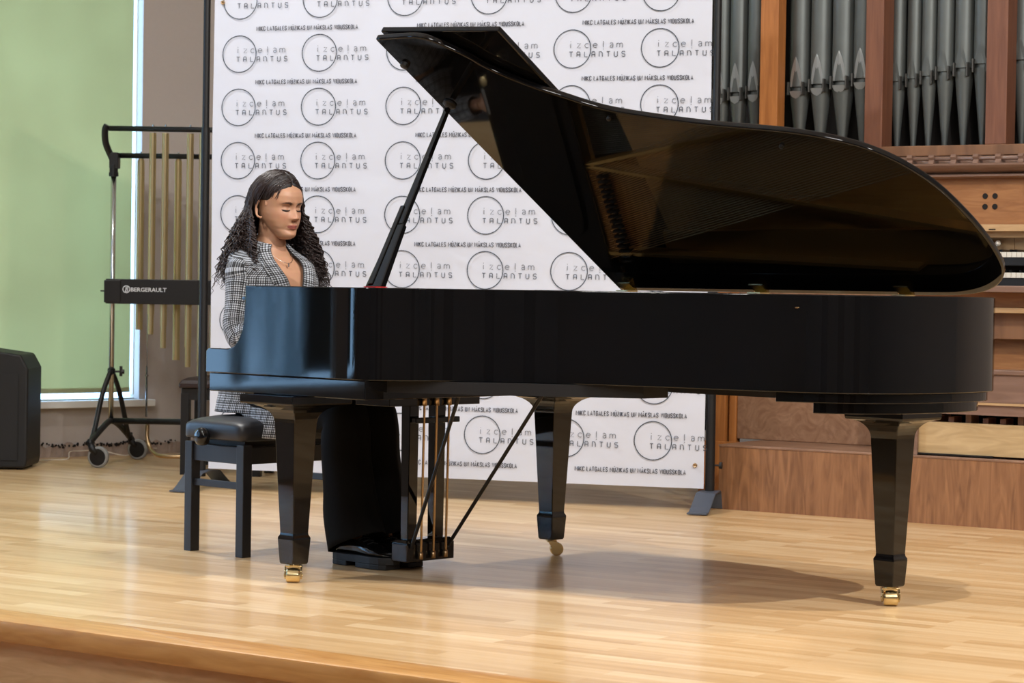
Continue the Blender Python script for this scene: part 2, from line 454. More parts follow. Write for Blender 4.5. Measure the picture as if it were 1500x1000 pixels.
# windows in the left wall: frame, glass, and the one in view has a sill and a green roller blind
for i, (a, b) in enumerate(wins):
    root = bpy.data.objects.new('window_%d' % (i + 1), None); COL.objects.link(root); root['kind'] = 'structure'
    p = wl(0); root.location = (p.x, p.y, 0); root.rotation_euler = (0, 0, w_ang)
    f = MB()
    for x0, x1, z0, z1 in ((a, a + .03, .34, 3.6), (b - .006, b, .34, 3.6), (a, b, .316, .322), (a, b, 3.54, 3.6)): f.box(x0, x1, .06, .095, z0, z1)
    if i: f.box((a + b) / 2 - .04, (a + b) / 2 + .04, .06, .095, .34, 3.6); f.box(a, b, .06, .095, 2.4, 2.47)
    fr = f.build('window_frame', M['white'], root)
    MB().box(a + .03, b - .006, .075, .081, .322, 3.54).build('window_glass', M['glass'], root)
    if i == 0:
        MB().box(a - .1, b + .075, -.06, .059, .276, .316).build('window_sill', M['white'], root, bevel=.004)
        bl = MB().box(a + .02, .648, .012, .015, .356, 3.52).build('roller_blind', M['blind'], root)
        MB().box(a + .02, .648, .008, .019, .356, .382).build('blind_hem', M['blind'], bl)
    else:
        MB().box(a - .1, b + .1, -.06, .059, .276, .316).build('window_sill', M['white'], root)
        if i >= 2:
            cm = MB(); n = 60
            for side in (a + .05, b - .55):
                cm.add([(side + .5 * t / n, .06 + .02 * sin(t * 1.3), z) for z in (.4, 3.5) for t in range(n + 1)],
                       [(t, t + 1, t + n + 2, t + n + 1) for t in range(n)])
            cm.build('curtain', M['curtain'], root, smooth=True)
            nt = MB(); n = 200
            nt.add([(a + .5 + (b - a - 1.6) * t / n, .03 + .02 * sin(t * .9), z) for z in (.36, 3.5) for t in range(n + 1)], [(t, t + 1, t + n + 2, t + n + 1) for t in range(n)])
            nt.build('net_curtain', M['net'], root, smooth=True)  # unseen net added to dim and streak the sky the piano reflects
# ragged plaster edge along the foot of the left wall
rng = random.Random(3)
bb = MB(); xs = [(-.9 + i * .02) for i in range(105)]
top = [.062 + .028 * noise.noise(Vector((x * 14, 0, 0))) + .01 * rng.random() for x in xs]
bb.add([(x, -.012 - .01 * rng.random(), 0) for x in xs] + [(x, -.006 - .01 * rng.random(), t) for x, t in zip(xs, top)] + [(x, .002, t) for x, t in zip(xs, top)],
       [(i, i + 1, i + 106, i + 105) for i in range(104)] + [(i + 105, i + 106, i + 211, i + 210) for i in range(104)])
o = bb.build('baseboard_left', M['rawplaster']); p = wl(0); o.location = (p.x, p.y, 0); o.rotation_euler = (0, 0, w_ang); struct(o)
rg = MB()
for i in range(150):
    x = -.3 + 1.25 * rng.random(); r = .003 + .005 * rng.random(); z = .060 + .016 * rng.random() + .006 * sin(x * 21)
    rg.lathe([(0.001, -r), (r * .8, -r * .6), (r, 0), (r * .7, r * .7), (.001, r)], (x, -.014, z), 'z', 7)
o = rg.build('trim_3', M['dark']); o.location = (p.x, p.y, 0); o.rotation_euler = (0, 0, w_ang); struct(o)
# unseen doors added behind the camera as dark shapes for the piano to reflect
for i, t in enumerate((3.0, 7.2, 11.5)):
    d = (pB - pC).normalized(); q = pC + d * t; nrm = Vector((d.y, -d.x))
    root = bpy.data.objects.new('door_%d' % (i + 1), None); COL.objects.link(root); root['kind'] = 'structure'
    root.location = (q.x, q.y, ZH); root.rotation_euler = (0, 0, atan2(d.y, d.x))
    MB().box(0, 1.6, -.05, -.002, 0, 3.0).build('door_leaf', M['door'], root)
    MB().lathe([(.012, 0), (.012, .05), (.03, .06), (.03, .08), (.001, .085)], (.1, -.14, 1.05), 'y', 12).build('door_handle', M['brass'], root)

# ------------------------------------------------------------------ grand piano
PO = Vector((-1.0985, 8.0818, 0)); PA = atan2(-.68921673, .72455524)
piano = thing('grand_piano', 'glossy black grand piano with its lid propped open on the stage', 'grand piano', PO, PA)
T0 = .045; T1 = 1.54
bent = [(.60, T0), (.74, .047), (.80, .055), (.845, .080), (.875, .112), (.924, .17), (.955, .222), (1.0, .272), (1.08, .342), (1.166, .399), (1.238, .447),
        (1.322, .488), (1.483, .538), (1.645, .579), (1.80, .608), (1.918, .632), (2.024, .664), (2.13, .712), (2.207, .775),
        (2.265, .858), (2.303, .952), (2.325, 1.086), (2.330, 1.21), (2.318, 1.335), (2.29, 1.41), (2.24, 1.47), (2.16, 1.515), (2.06, 1.536), (1.95, T1)]
bent = catmull(bent, 5)
def offset(poly, d):
    """inset an open outline (to the left of its direction)"""
    out = []
    for i in range(len(poly)):
        a = Vector(poly[max(i - 1, 0)]); b = Vector(poly[min(i + 1, len(poly) - 1)]); t = (b - a).normalized()
        out.append((poly[i][0] - t.y * d, poly[i][1] + t.x * d))
    return out
cheek = [(.03, .752), (.033, .760), (.042, .766), (.06, .767), (.142, .767), (.162, .770), (.178, .777), (.196, .794), (.208, .813), (.2195, .835), (.226, .862), (.230, .897), (.2315, .93), (.232, .98)]
front = [(s, T0) for s, z in cheek] + [(.3, T0), (.4, T0), (.5, T0)]
rear = [(1.6, T1), (1.2, T1), (.8, T1), (.4, T1), (.3, T1)] + [(s, T1) for s, z in cheek[::-1]]
path = front + bent + rear
rim_o = [(s, t) for s, t in path]
ds = .012
rim_o = offset(path, ds)
rim_o = [(s, (T0 + ds) if i < len(front) else t) for i, (s, t) in enumerate(rim_o)]
rim_i = offset(path, ds + .062)
zt = [z for s, z in cheek] + [.98] * (len(path) - 2 * len(cheek)) + [z for s, z in cheek[::-1]]
n = len(path); RZ0 = .685
mb = MB()
zb = [RZ0] * n
vs = []
for (a, b, z, q) in zip(rim_o, rim_i, zt, zb): vs += [(a[0], a[1], q), (a[0], a[1], z), (b[0] if .24 < a[0] else a[0], b[1], z), (b[0] if .24 < a[0] else a[0], b[1], q)]
fs = []
for i in range(n - 1):
    for j in range(4):
        fs.append((i * 4 + j, (i + 1) * 4 + j, (i + 1) * 4 + (j + 1) % 4, i * 4 + (j + 1) % 4))
fs += [(0, 1, 2, 3), tuple((n - 1) * 4 + j for j in (3, 2, 1, 0))]
fs = [f[::-1] for f in fs]
mb.add(vs, fs)
rim = mb.build('rim', M['lacquer'], piano, auto=35, bevel=.003)
# thin moulding line and steps under the tail
tail = [p for p in bent if p[0] > 1.5]
def tail_plate(name, s0, inset, z0, z1):
    pts = [p for p in offset(bent, inset) if p[0] > s0]
    pts = pts + [(1.75, T1 - inset), (1.72, T1 - inset - .1)]
    return MB().prism(pts, 'z', z0, z1).build(name, M['lacquer'], piano, bevel=.002)
tail_plate('tail_block', 1.96, .030, .655, .684)
tail_plate('tail_block', 2.06, .060, .622, .655)
# bottom frame and keybed
MB().box(.035, .235, T0 + .075, T1 - .075, .655, .70).build('keybed', M['blacksatin'], piano)
kb = MB().prism([(.04, T0 + .02), (.815, T0 + .02), (.815, T0 + .10), (.80, 1.2), (.70, 1.5), (.04, 1.52)], 'z', .622, .684)
kb.build('bottom_frame', M['lacquer'], piano, bevel=.003)
MB().box(.50, 1.95, 1.30, 1.46, .632, .684).build('bottom_beam', M['blacksatin'], piano)
MB().prism([(.815, .16), (1.5, .62), (1.5, .74), (.815, .34)], 'z', .645, .684).build('bottom_beam', M['blacksatin'], piano)
MB().box(.30, .62, 1.10, 1.52, .600, .622).build('bottom_beam', M['blacksatin'], piano)
# soundboard and iron plate
inner = offset(path, ds + .06)
sb = [p for p in inner if p[0] > .40]
MB().prism(sb, 'z', .83, .838).build('soundboard', M['soundboard'], piano)
inner2 = offset(path, ds + .066)
def poly_between(lo, hi):
    return [p for p in inner2 if lo < p[0] < hi]
pl = MB()
pts = [p for p in inner2 if p[0] > .50]
hole_o = [p for p in offset(path, ds + .066) if p[0] > .50]; hole_i = [p for p in offset(path, ds + .20) if p[0] > .50]
m_ = min(len(hole_o), len(hole_i)); 
vs = []; 
ho = [p for p, q in zip(inner2, offset(path, ds + .19)) if p[0] > .62]; hi_ = [q for p, q in zip(inner2, offset(path, ds + .19)) if p[0] > .62]
for a, b in zip(ho, hi_): vs += [(a[0], a[1], .90), (b[0], b[1], .90), (b[0], b[1], .885), (a[0], a[1], .885)]
pl.add(vs, [tuple((i * 4 + j, i * 4 + (j + 1) % 4, (i + 1) * 4 + (j + 1) % 4, (i + 1) * 4 + j))[::-1] for i in range(len(ho) - 1) for j in range(4)])
pl.box(.33, .56, T0 + .08, T1 - .08, .885, .905)
for (a, b, w) in (((.56, .45), (1.2, .56), .012), ((.56, .72), (1.62, .76), .012), ((.56, 1.06), (1.95, .86), .012), ((.56, 1.06), (2.2, 1.34), .012), ((.50, 1.40), (1.9, 1.46), .012)):
    d = (Vector(b) - Vector(a)).normalized(); nn = Vector((-d.y, d.x)) * w / 2
    pl.prism([(a[0] + nn.x, a[1] + nn.y), (a[0] - nn.x, a[1] - nn.y), (b[0] - nn.x, b[1] - nn.y), (b[0] + nn.x, b[1] + nn.y)], 'z', .89, .950)
pl.build('iron_plate', M['gold'], piano, bevel=.004)
st = MB()
def string(a, b, z0, z1, r):
    st.tube([(a[0], a[1], z0), (b[0], b[1], z1)], r, 4)
for i in range(110):
    t = i / 109; ta = .17 + .86 * t
    lim = .86 + 1.15 * t
    string((.50, ta), (max(.8, .80 + 1.22 * t), ta + .02 - .10 * t + (.16 * (1 - t))), .925, .918, .0011)
st.build('strings', M['string'], piano)['kind'] = 'stuff'
st = MB()
for i in range(44):
    t = i / 43; ta = 1.10 + .34 * t
    string((.50, ta), (1.95 + .1 * (1 - t), ta - .42 + .1 * t), .945, .94, .0022)
o = st.build('bass_strings', M['copper'], piano); o['kind'] = 'stuff'
for i in range(66):
    ta = .22 + .8 * i / 65 if i < 48 else 1.1 + .33 * (i - 48) / 17
    s_ = .575 + .05 * (i / 65)
    MB().box(s_, s_ + .05, ta - .0045, ta + .0045, .935, .962).build('damper', M['ebony'], piano)
MB().box(.305, .33, T0 + .08, T1 - .08, .885, .93).build('tuning_block', M['lacquer'], piano)
pn = MB()
for i in range(150):
    ta = .17 + 1.28 * i / 149
    pn.lathe([(.0035, .9), (.0035, .935)], (.40 + .03 * (i % 3), ta, 0), 'z', 5)
o = pn.build('tuning_pins', M['steel'], piano); o['kind'] = 'stuff'
MB().box(.50, .512, T0 + .1, T1 - .1, .93, .934).build('felt_strip', M['felt_red'], piano)
# keyboard
wk = MB()
for i in range(52):
    a = .155 + i * .0235; wk.box(.055, .205, a + .0005, a + .023, .715, .737)
wk.build('white_keys', M['ivory'], piano, bevel=.001, seg=1)
bk = MB()
for i in range(51):
    if i % 7 in (0, 1, 3, 4, 5): a = .155 + (i + 1) * .0235; bk.box(.105, .205, a - .005, a + .005, .737, .749)
bk.build('black_keys', M['ebony'], piano, bevel=.0015, seg=1)
MB().box(.034, .052, .12, 1.465, .686, .722).build('key_slip', M['lacquer'], piano, bevel=.003)
for a, b in ((.119, .153), (1.378, 1.464)): MB().box(.052, .205, a, b, .701, .745).build('key_block', M['lacquer'], piano, bevel=.003)
MB().prism([(.206, .745), (.222, .745), (.252, .87), (.262, .955), (.25, .957), (.236, .87)], 'y', .12, 1.465).build('fallboard', M['lacquer'], piano, bevel=.002)
# folded music desk lying flat
md = catmull([(.275, .30), (.265, .5), (.26, .8), (.265, 1.1), (.275, 1.30)], 6) + catmull([(.30, 1.34), (.38, 1.335), (.47, 1.32), (.50, 1.28)], 5) + catmull([(.507, 1.2), (.51, .8), (.507, .4)], 5) + catmull([(.50, .32), (.47, .28), (.38, .265), (.30, .262)], 5)
desk = MB().prism(md, 'z', .958, .972).build('music_desk', M['lacquer'], piano, bevel=.002)
MB().box(.27, .56, .118, .14, .93, .957).build('desk_rail', M['lacquer'], desk)
MB().box(.27, .56, 1.445, 1.466, .93, .957).build('desk_rail', M['lacquer'], desk)
MB().box(.262, .56, .14, 1.445, .945, .957).build('desk_shelf', M['lacquer'], desk)
MB().prism([(.262, .955), (.262, .940), (.150, .928), (.138, .932), (.138, .940), (.150, .944)], 'y', .12, 1.465).build('fallboard_lip', M['lacquer'], piano, bevel=.003)
MB().lathe([(.020, 0), (.020, .003), (.014, .0045), (.001, .005)], (.175, .715, .9472), 'z', 18).build('lock', M['brass'], piano)
MB().box(.152, .166, .745, .845, .9450, .9475).build('name_strip', M['steel'], piano)

# lid on the bass-side hinge, opened 33 degrees
LA = radians(33)
lid_m = Matrix.Translation((0, T1, .981)) @ Matrix.Rotation(-LA, 4, 'X') @ Matrix.Translation((0, -T1, 0))
lid_pts = [(.60, T0)] + bent[1:] + [(.60, T1)]
lid = MB().prism(lid_pts, 'z', 0, .022).xf(lid_m).build('lid', M['lacquer'], piano, auto=30, bevel=.006, seg=3)
flap_m = lid_m @ Matrix.Translation((.60, 0, .037)) @ Matrix.Rotation(radians(1.2), 4, 'Y')
fb = MB().prism([(0, T0 + .005), (.515, T0 + .040), (.515, T1), (0, T1)], 'z', 0, .020).xf(flap_m)
flap = fb.build('front_flap', M['lacquer'], piano, bevel=.004, seg=3)
for t in (.2, .8, 1.4): MB().tube([(.602, t - .03, .029), (.602, t + .03, .029)], .007, 8).xf(lid_m).build('flap_hinge', M['brass'], lid)

def on_lid(mb): return mb.xf(lid_m)
on_lid(MB().lathe([(.016, 0), (.014, -.012), (.001, -.014)], (.628, .18, 0), 'z', 14)).build('bumper', M['plastic'], lid)
on_lid(MB().lathe([(.024, 0), (.024, -.006), (.014, -.012), (.001, -.013)], (.655, .40, 0), 'z', 16)).build('prop_cup', M['blackmetal'], lid)
on_lid(MB().lathe([(.008, 0), (.007, -.008), (.001, -.009)], (1.28, .52, 0), 'z', 10)).build('bumper', M['plastic'], lid)
on_lid(MB().lathe([(.008, 0), (.007, -.008), (.001, -.009)], (1.86, .70, 0), 'z', 10)).build('bumper', M['plastic'], lid)
# brass butt hinges on the bass side
for s in (.651, 1.256, 1.858):
    h = MB()
    h.box(s - .028, s + .028, T1 - .055, T1 - .006, .9805, .984)
    h2 = MB().box(s - .028, s + .028, T1 - .055, T1 - .006, -.003, 0).xf(lid_m)
    h.join(h2); h.tube([(s - .028, T1 - .002, .984), (s + .028, T1 - .002, .984)], .0045, 8)
    h.build('lid_hinge', M['brass'], piano)
# lid prop
foot = Vector((.765, T0 + .10, .972)); headp = lid_m @ Vector((.655, .40, -.012))
d = headp - foot; L = d.length; d.normalize()
sd = Vector((1, 0, 0)); sd = (sd - d * sd.dot(d)).normalized(); ud = d.cross(sd)
def stick(t0, t1, w0, w1, th0, th1, off=0):
    rings = []
    for t, w, h in ((t0, w0, th0), (t1, w1, th1)):
        c = foot + d * (t * L) + sd * off
        rings.append([c + sd * w + ud * h, c - sd * w + ud * h, c - sd * w - ud * h, c + sd * w - ud * h])
    return MB().loft(rings)
b_ = stick(0, .34, .036, .022, .012, .010)
b_.join(stick(.34, .99, .0155, .0095, .009, .007))
prop = b_.build('lid_prop', M['lacquer'], piano, bevel=.003)
stick(.02, .44, .010, .008, .0165, .0135, -.014).build('short_prop', M['lacquer'], prop, bevel=.002)
MB().box(.745, .80, T0 + .072, T0 + .125, .9805, .9835).build('prop_felt', M['felt_red'], piano)

# legs with flared tops and brass casters
def leg(s, t, zt_, rot, fl_=.080):
    prof = [(.0, .137), (.012, .137), (.014, .130)]
    H = .60 if zt_ > .61 else zt_
    rings = []
    def ring(h, z): rings.append([(s + a * h, t + b * h, z) for a, b in ((-1, -1), (1, -1), (1, 1), (-1, 1))])
    for z, h in ((.060, .0310), (.066, .034), (.143, .0392), (.149, .0388), (.157, .0345), (.164, .0335)): ring(h, z)
    ring(.050, .53)
    k = 8
    for i in range(1, k + 1):
        a = i / k * pi / 2
        ring(.050 + fl_ * (1 - cos(a)), .53 + (.062 if fl_ > .06 else .060) * sin(a))
    ring(.052 + fl_, .598); ring(.052 + fl_, zt_)
    o = MB().loft(rings).build('leg', M['lacquer'], piano, bevel=.0025)
    T_ = Matrix.Translation((s, t, 0)) @ Matrix.Rotation(rot, 4, 'Z')
    c = MB()
    c.lathe([(.020, .054), (.020, .0599)], (s, t, 0), 'z', 16)
    for sg in (-1, 1):
        c.join(MB().prism([(-.014, .054), (.018, .055), (.034, .040), (.036, .020), (.022, .012), (.006, .022), (-.006, .044)], 'y', sg * .0265 - .0025, sg * .0265 + .0025).xf(T_))
    c.join(MB().box(-.016, .020, -.028, .028, .0505, .056).xf(T_))
    cs = c.build('caster', M['brass'], o, auto=30, bevel=.0008)
    w = MB().lathe([(.006, -.0225), (.021, -.0225), (.0245, -.018), (.025, 0), (.0245, .018), (.021, .0225), (.006, .0225)], (.020, 0, .0251), 'y', 26)
    w.join(MB().lathe([(.006, -.031), (.006, .031)], (.020, 0, .0251), 'y', 12))
    w.xf(T_).build('caster_wheel', M['brass'], o, auto=30)
    return o
for s, t, z, r, fl_ in ((.40, .14, .622, radians(-45), .080), (.40, 1.40, .6, radians(48), .080), (2.035, 1.21, .622, radians(-48), .058)): leg(s, t, z, r, fl_)

# pedal lyre
lyre = MB().prism([(.385, .60), (.462, .60), (.462, .83), (.385, .83)], 'z', .036, .098)
for pz in (0,):
    lyre.loft([[(.385, .60, .098), (.462, .60, .098), (.462, .83, .098), (.385, .83, .098)], [(.395, .61, .112), (.452, .61, .112), (.452, .82, .112), (.395, .82, .112)]])
ly = lyre.build('pedal_lyre', M['lacquer'], piano, bevel=.003)
for t in (.645, .775):
    MB().loft([[(.405 - w, t - .022, z), (.44 + w, t - .022, z), (.44 + w, t + .022, z), (.405 - w, t + .022, z)] for z, w in ((.11, 0), (.575, .004))]).build('lyre_post', M['lacquer'], ly, bevel=.002)
MB().box(.46, .482, .615, .83, .515, .535).build('lyre_crossbar', M['lacquer'], ly, bevel=.003)
MB().box(.30, .47, .50, .94, .575, .62).build('lyre_top', M['lacquer'], ly, bevel=.002)
for i, t in enumerate((.655, .715, .775)):
    MB().tube([(.475, t, .055), (.482, t, .60)], .0042, 8).build('pedal_rod', M['rod'], ly)
    MB().lathe([(.0078, .045), (.0078, .07)], (.475, t, 0), 'z', 10).build('rod_nut', M['rod'], ly, smooth=True)
    MB().lathe([(.0085, .575), (.0085, .615)], (.482, t, 0), 'z', 10).build('rod_nut', M['rod'], ly, smooth=True)
    MB().loft([[(x, t - w, .050 + dz), (x, t + w, .050 + dz), (x, t + w, .058 + dz), (x, t - w, .058 + dz)] for x, w, dz in ((.385, .008, 0), (.34, .009, 0), (.29, .014, -.006), (.275, .011, -.008))]).build('pedal', M['brass'], ly, bevel=.002)
MB().tube([(.463, .62, .085), (.70, .62, .66)], .0065, 8).build('lyre_brace', M['blackmetal'], ly)
MB().tube([(.463, .80, .085), (.96, .78, .68)], .0065, 8).build('lyre_brace', M['blackmetal'], ly)

# ------------------------------------------------------------------ piano bench
def P2(s, t): return PO + Vector((.72455524 * s + .68921673 * t, -.68921673 * s + .72455524 * t, 0))
bc = P2(-.40, .735)
bench = thing('piano_bench', 'black adjustable piano bench with padded top the pianist sits on', 'bench', bc, PA)
for sx in (-1, 1):
    for sy in (-1, 1):
        x0 = sx * .147; y0 = sy * .265
        MB().box(x0 - .0205, x0 + .0205, y0 - .0205, y0 + .0205, 0, .405).build('leg', M['blackpaint'], bench, bevel=.0025)
r = MB()
for sy in (-1, 1): r.box(-.126, .126, sy * .265 - .012, sy * .265 + .012, .335, .396)
for sx in (-1, 1): r.box(sx * .147 - .012, sx * .147 + .012, -.244, .244, .335, .396)
r.build('apron', M['blackpaint'], bench, bevel=.002)
for sy in (-1, 1): MB().box(-.126, .126, sy * .265 - .009, sy * .265 + .009, .243, .268).build('stretcher', M['blackpaint'], bench, bevel=.002)
cu = MB(); rings = []
def cring(hx, hy, z, pw=6, n=48):
    out = []
    for j in range(n):
        a = 2 * pi * j / n; c, s_ = cos(a), sin(a)
        out.append((hx * abs(c) ** (2 / pw) * (1 if c >= 0 else -1), hy * abs(s_) ** (2 / pw) * (1 if s_ >= 0 else -1), z))
    return out
for hx, hy, z, pw in ((.160, .280, .418, 14), (.172, .292, .420, 14), (.175, .296, .426, 14), (.176, .297, .466, 12), (.174, .294, .474, 10), (.165, .284, .483, 8), (.145, .262, .492, 6), (.11, .22, .500, 5), (.06, .15, .505, 4), (.01, .03, .507, 3)):
    rings.append(cring(hx, hy, z, pw))
cu.loft(rings).build('seat_cushion', M['vinyl'], bench, auto=50)
MB().box(-.12, .12, -.24, .24, .396, .418).build('lift_frame', M['blackmetal'], bench)
kn = MB()
kn.lathe([(.012, -.262), (.012, -.298), (.026, -.300), (.033, -.306), (.034, -.320), (.030, -.332), (.018, -.338), (.001, -.339)], (-.03, 0, .428), 'y', 20)
kn.build('height_knob', M['lacquer'], bench, smooth=True)

# ------------------------------------------------------------------ pianist
pc = P2(-.39, .72)
person = thing('pianist', 'woman with long dark curly hair in a checked blazer seated at the piano', 'person', pc, PA)
# local axes: x forward, y to her left, z up
def ell(cx, cy, z, rx, ry, n=48, pw=2.3, tilt=0):
    out = []
    for j in range(n):
        a = 2 * pi * j / n; c, s_ = cos(a), sin(a)
        x = rx * abs(c) ** (2 / pw) * (1 if c >= 0 else -1); y = ry * abs(s_) ** (2 / pw) * (1 if s_ >= 0 else -1)
        out.append((cx + x, cy + y, z + tilt * x))
    return out
HEAD_M = Matrix.Translation((.018, .0, 1.272)) @ Matrix.Rotation(radians(6), 4, 'Y') @ Matrix.Rotation(radians(2), 4, 'Z')
HI = HEAD_M.inverted()
YF = [(-.116, .052), (-.112, .070), (-.105, .0795), (-.095, .0845), (-.085, .083), (-.078, .081), (-.066, .086), (-.055, .087), (-.04, .086), (-.02, .084), (0, .083), (.012, .086), (.025, .0905), (.045, .090), (.06, .085), (.08, .071), (.095, .052), (.107, .028), (.114, .006), (.116, 0)]
AW = [(-.116, .010), (-.112, .022), (-.105, .033), (-.095, .039), (-.08, .049), (-.065, .057), (-.045, .0645), (-.02, .0695), (0, .0710), (.02, .073), (.05, .073), (.07, .066), (.09, .051), (.104, .031), (.113, .012), (.116, .002)]
YB = [(-.116, .030), (-.105, .010), (-.09, -.012), (-.07, -.040), (-.05, -.064), (-.03, -.082), (0, -.096), (.03, -.101), (.06, -.095), (.08, -.082), (.1, -.052), (.112, -.02), (.116, -.003)]
def face_bump(y, z):
    """forward displacement of the front of the face, y sideways, z up"""
    ay = abs(y); d = 0
    if z > -.036: nz = gauss(z + .033, .020) if z > -.036 else 0
    else: nz = gauss(z + .033, .0045)
    ridge = .0045 * gauss(z - .004, .014) * gauss(y, .0075)
    d += .0225 * nz * gauss(y, .0085 + .003 * max(0, min(1, (-.005 - z) / .03))) + ridge
    d += .0085 * gauss(ay - .0125, .0052) * gauss(z + .0385, .0062)
    d -= .005 * gauss(ay - .006, .003) * gauss(z + .0475, .0025)
    d -= .0120 * gauss(ay - .030, .0140) * gauss(z - .003, .0095)
    d -= .006 * gauss(ay - .016, .006) * gauss(z - .006, .010)
    d += .0080 * gauss(ay - .0315, .0105) * gauss(z + .0005, .0068)
    d -= .0022 * gauss(ay - .031, .012) * gauss(z - .0105, .0022)
    d -= .0020 * gauss(ay - .031, .012) * gauss(z + .0085, .0020)
    d += .0045 * gauss(ay - .030, .015) * gauss(z - .0190, .0055)
    d += .0055 * gauss(ay - .045, .016) * gauss(z + .026, .016)
    d += .0062 * gauss(y, .0150) * gauss(z + .0615, .0040) - .0012 * gauss(y, .003) * gauss(z + .059, .004)
    d += .0070 * gauss(y, .0135) * gauss(z + .0715, .0040)
    d -= .0050 * gauss(y, .0170) * gauss(z + .0664, .0014)
    d -= .0035 * gauss(y, .016) * gauss(z + .0805, .004)
    d -= .0030 * gauss(ay - .026, .006) * gauss(z + .066, .008)
    d += .0045 * gauss(y, .014) * gauss(z + .096, .009)
    d -= .002 * gauss(y, .003) * gauss(z + .0525, .004)
    return d
def head_cx(yf, yb, a):
    p, q = yf - a * 1.15, (yf + yb) / 2; k = .010
    m = (p + q) / 2 + sqrt((p - q) ** 2 + k * k) / 2
    r_ = yf - .3 * (yf - yb)
    return (m + r_) / 2 - sqrt((m - r_) ** 2 + .006 ** 2) / 2
def head_rings(nr=130, na=220):
    rings = []
    for i in range(nr):
        z = -.116 + .232 * i / (nr - 1)
        z = max(-.1159, min(.1159, z))
        yf = interp(YF, z); a = interp(AW, z); yb = interp(YB, z)
        ring = []
        for j in range(na):
            th = 2 * pi * j / na; th = th - .42 * sin(th)         # more points in front
            c, s_ = cos(th), sin(th)
            cx = head_cx(yf, yb, a)
            rx = (yf - cx) if c > 0 else (cx - yb)
            pw = 2.25 if c > 0 else 2.1
            x = cx + rx * abs(c) ** (2 / pw) * (1 if c >= 0 else -1)
            y = a * abs(s_) ** (2 / pw) * (1 if s_ >= 0 else -1)
            if c > 0: x += face_bump(y, z) * min(1, max(0, c * 1.6))
            ring.append(HEAD_M @ Vector((x, y, z)))
        rings.append(ring)
    return rings
body = MB()
body.loft(head_rings())
for sg in (-1, 1):          # ears
    er = []
    for i in range(9):
        t = i / 8 * pi
        er.append([HEAD_M @ Vector((-.006 + .017 * cos(a) * (sin(t) ** .5 if 0 < t < pi else 0.05) - .004 * cos(t), sg * (.074 + .011 * (1 + .8 * cos(a + pi)) * (.6 if 0 < i < 8 else .2)), -.012 + .033 * -cos(t) + 0 * a)) for a in [2 * pi * k / 16 for k in range(16)]])
    body.loft(er)
    rim_pts = [HEAD_M @ Vector((-.010 - .019 * sin(t) + .004, sg * (.088 + .002 * sin(t)), -.010 + .031 * cos(t))) for t in [.25 + (pi - .4) * k / 12 for k in range(13)]]
    body.tube(rim_pts, .0042, 8)
    body.tube([HEAD_M @ Vector((-.004, sg * .083, -.038)), HEAD_M @ Vector((-.004, sg * .084, -.046))], [.007, .004], 8)
# neck, chest, hips
def rg(x, z, rx, ry, pw=2.2, y=0, tilt=0): return ell(x, y, z, rx, ry, 40, pw, tilt)
body.loft([rg(-.012, 1.235, .048, .050), rg(-.014, 1.20, .050, .051, tilt=-.1), rg(-.020, 1.165, .050, .050, tilt=-.15), rg(-.026, 1.13, .055, .060, tilt=-.2), rg(-.028, 1.105, .066, .095, tilt=-.25), rg(-.02, 1.08, .078, .150, 2.4, tilt=-.2),
           rg(-.01, 1.03, .092, .165, 2.5), rg(0, .97, .108, .158, 2.5), rg(.0, .90, .108, .142, 2.4), rg(-.01, .80, .092, .128), rg(-.03, .70, .095, .14), rg(-.03, .60, .09, .135), rg(-.03, .53, .09, .14)][::-1])
# arms with hands on the keys
def arm(sg):
    sh = Vector((-.015, sg * .150, 1.045)); el = Vector((.02, sg * .195, .80)); wr = Vector((.36, sg * .13, .795))
    pts = [sh, sh.lerp(el, .4), sh.lerp(el, .8), el + Vector((.02, 0, -.01)), el.lerp(wr, .25), el.lerp(wr, .6), wr]
    body.tube(pts, [.046, .042, .038, .039, .036, .030, .022], 18)
    pr = []
    for i, (f, w, h) in enumerate(((0, .024, .018), (.025, .034, .017), (.06, .040, .016), (.085, .038, .013))):
        c = wr + Vector((f, 0, -.004 + .010 * sin(f * 30)))
        pr.append([c + Vector((0, w * cos(a), h * sin(a))) for a in [2 * pi * k / 16 for k in range(16)]])
    body.loft(pr)
    for k, (dy, ln) in enumerate(((-.029, .060), (-.010, .074), (.010, .078), (.029, .070))):
        dy = dy * -sg if False else dy
        ln = (.060, .074, .078, .068)[k] if sg > 0 else (.068, .078, .074, .060)[k]
        b0 = wr + Vector((.078, dy, .002))
        body.tube([b0, b0 + Vector((ln * .42, dy * .08, .010)), b0 + Vector((ln * .78, dy * .12, -.006)), b0 + Vector((ln * .92, dy * .14, -.034))], [.0092, .0088, .0080, .0066], 10)
    ts = -sg
    b0 = wr + Vector((.018, ts * .028, -.004))
    body.tube([b0, b0 + Vector((.028, ts * .022, -.006)), b0 + Vector((.056, ts * .030, -.020)), b0 + Vector((.074, ts * .026, -.034))], [.013, .0115, .0095, .0075], 10)
arm(1); arm(-1)
LEGY = {-1: -.085, 1: .055}
def legpath(sg):
    y = LEGY[sg]; 
    hip = Vector((-.03, sg * .085, .565)); kn_ = Vector((.475, y, .53)); an = Vector((.545 if sg < 0 else .55, y, .10))
    return hip, kn_, an
for sg in (-1, 1):
    hip, kn_, an = legpath(sg)
    body.tube([hip, hip.lerp(kn_, .5), hip.lerp(kn_, .9), kn_ + Vector((.02, 0, -.03)), kn_.lerp(an, .3), kn_.lerp(an, .7), an, an + Vector((0, 0, -.035))], [.078, .068, .054, .052, .050, .036, .030, .034], 18)
    body.tube([an + Vector((-.03, 0, -.055)), an + Vector((.05, 0, -.05)), an + Vector((.14, 0, -.06))], [.028, .034, .022], 12)
bo = body.build('body', M['skin'], person)
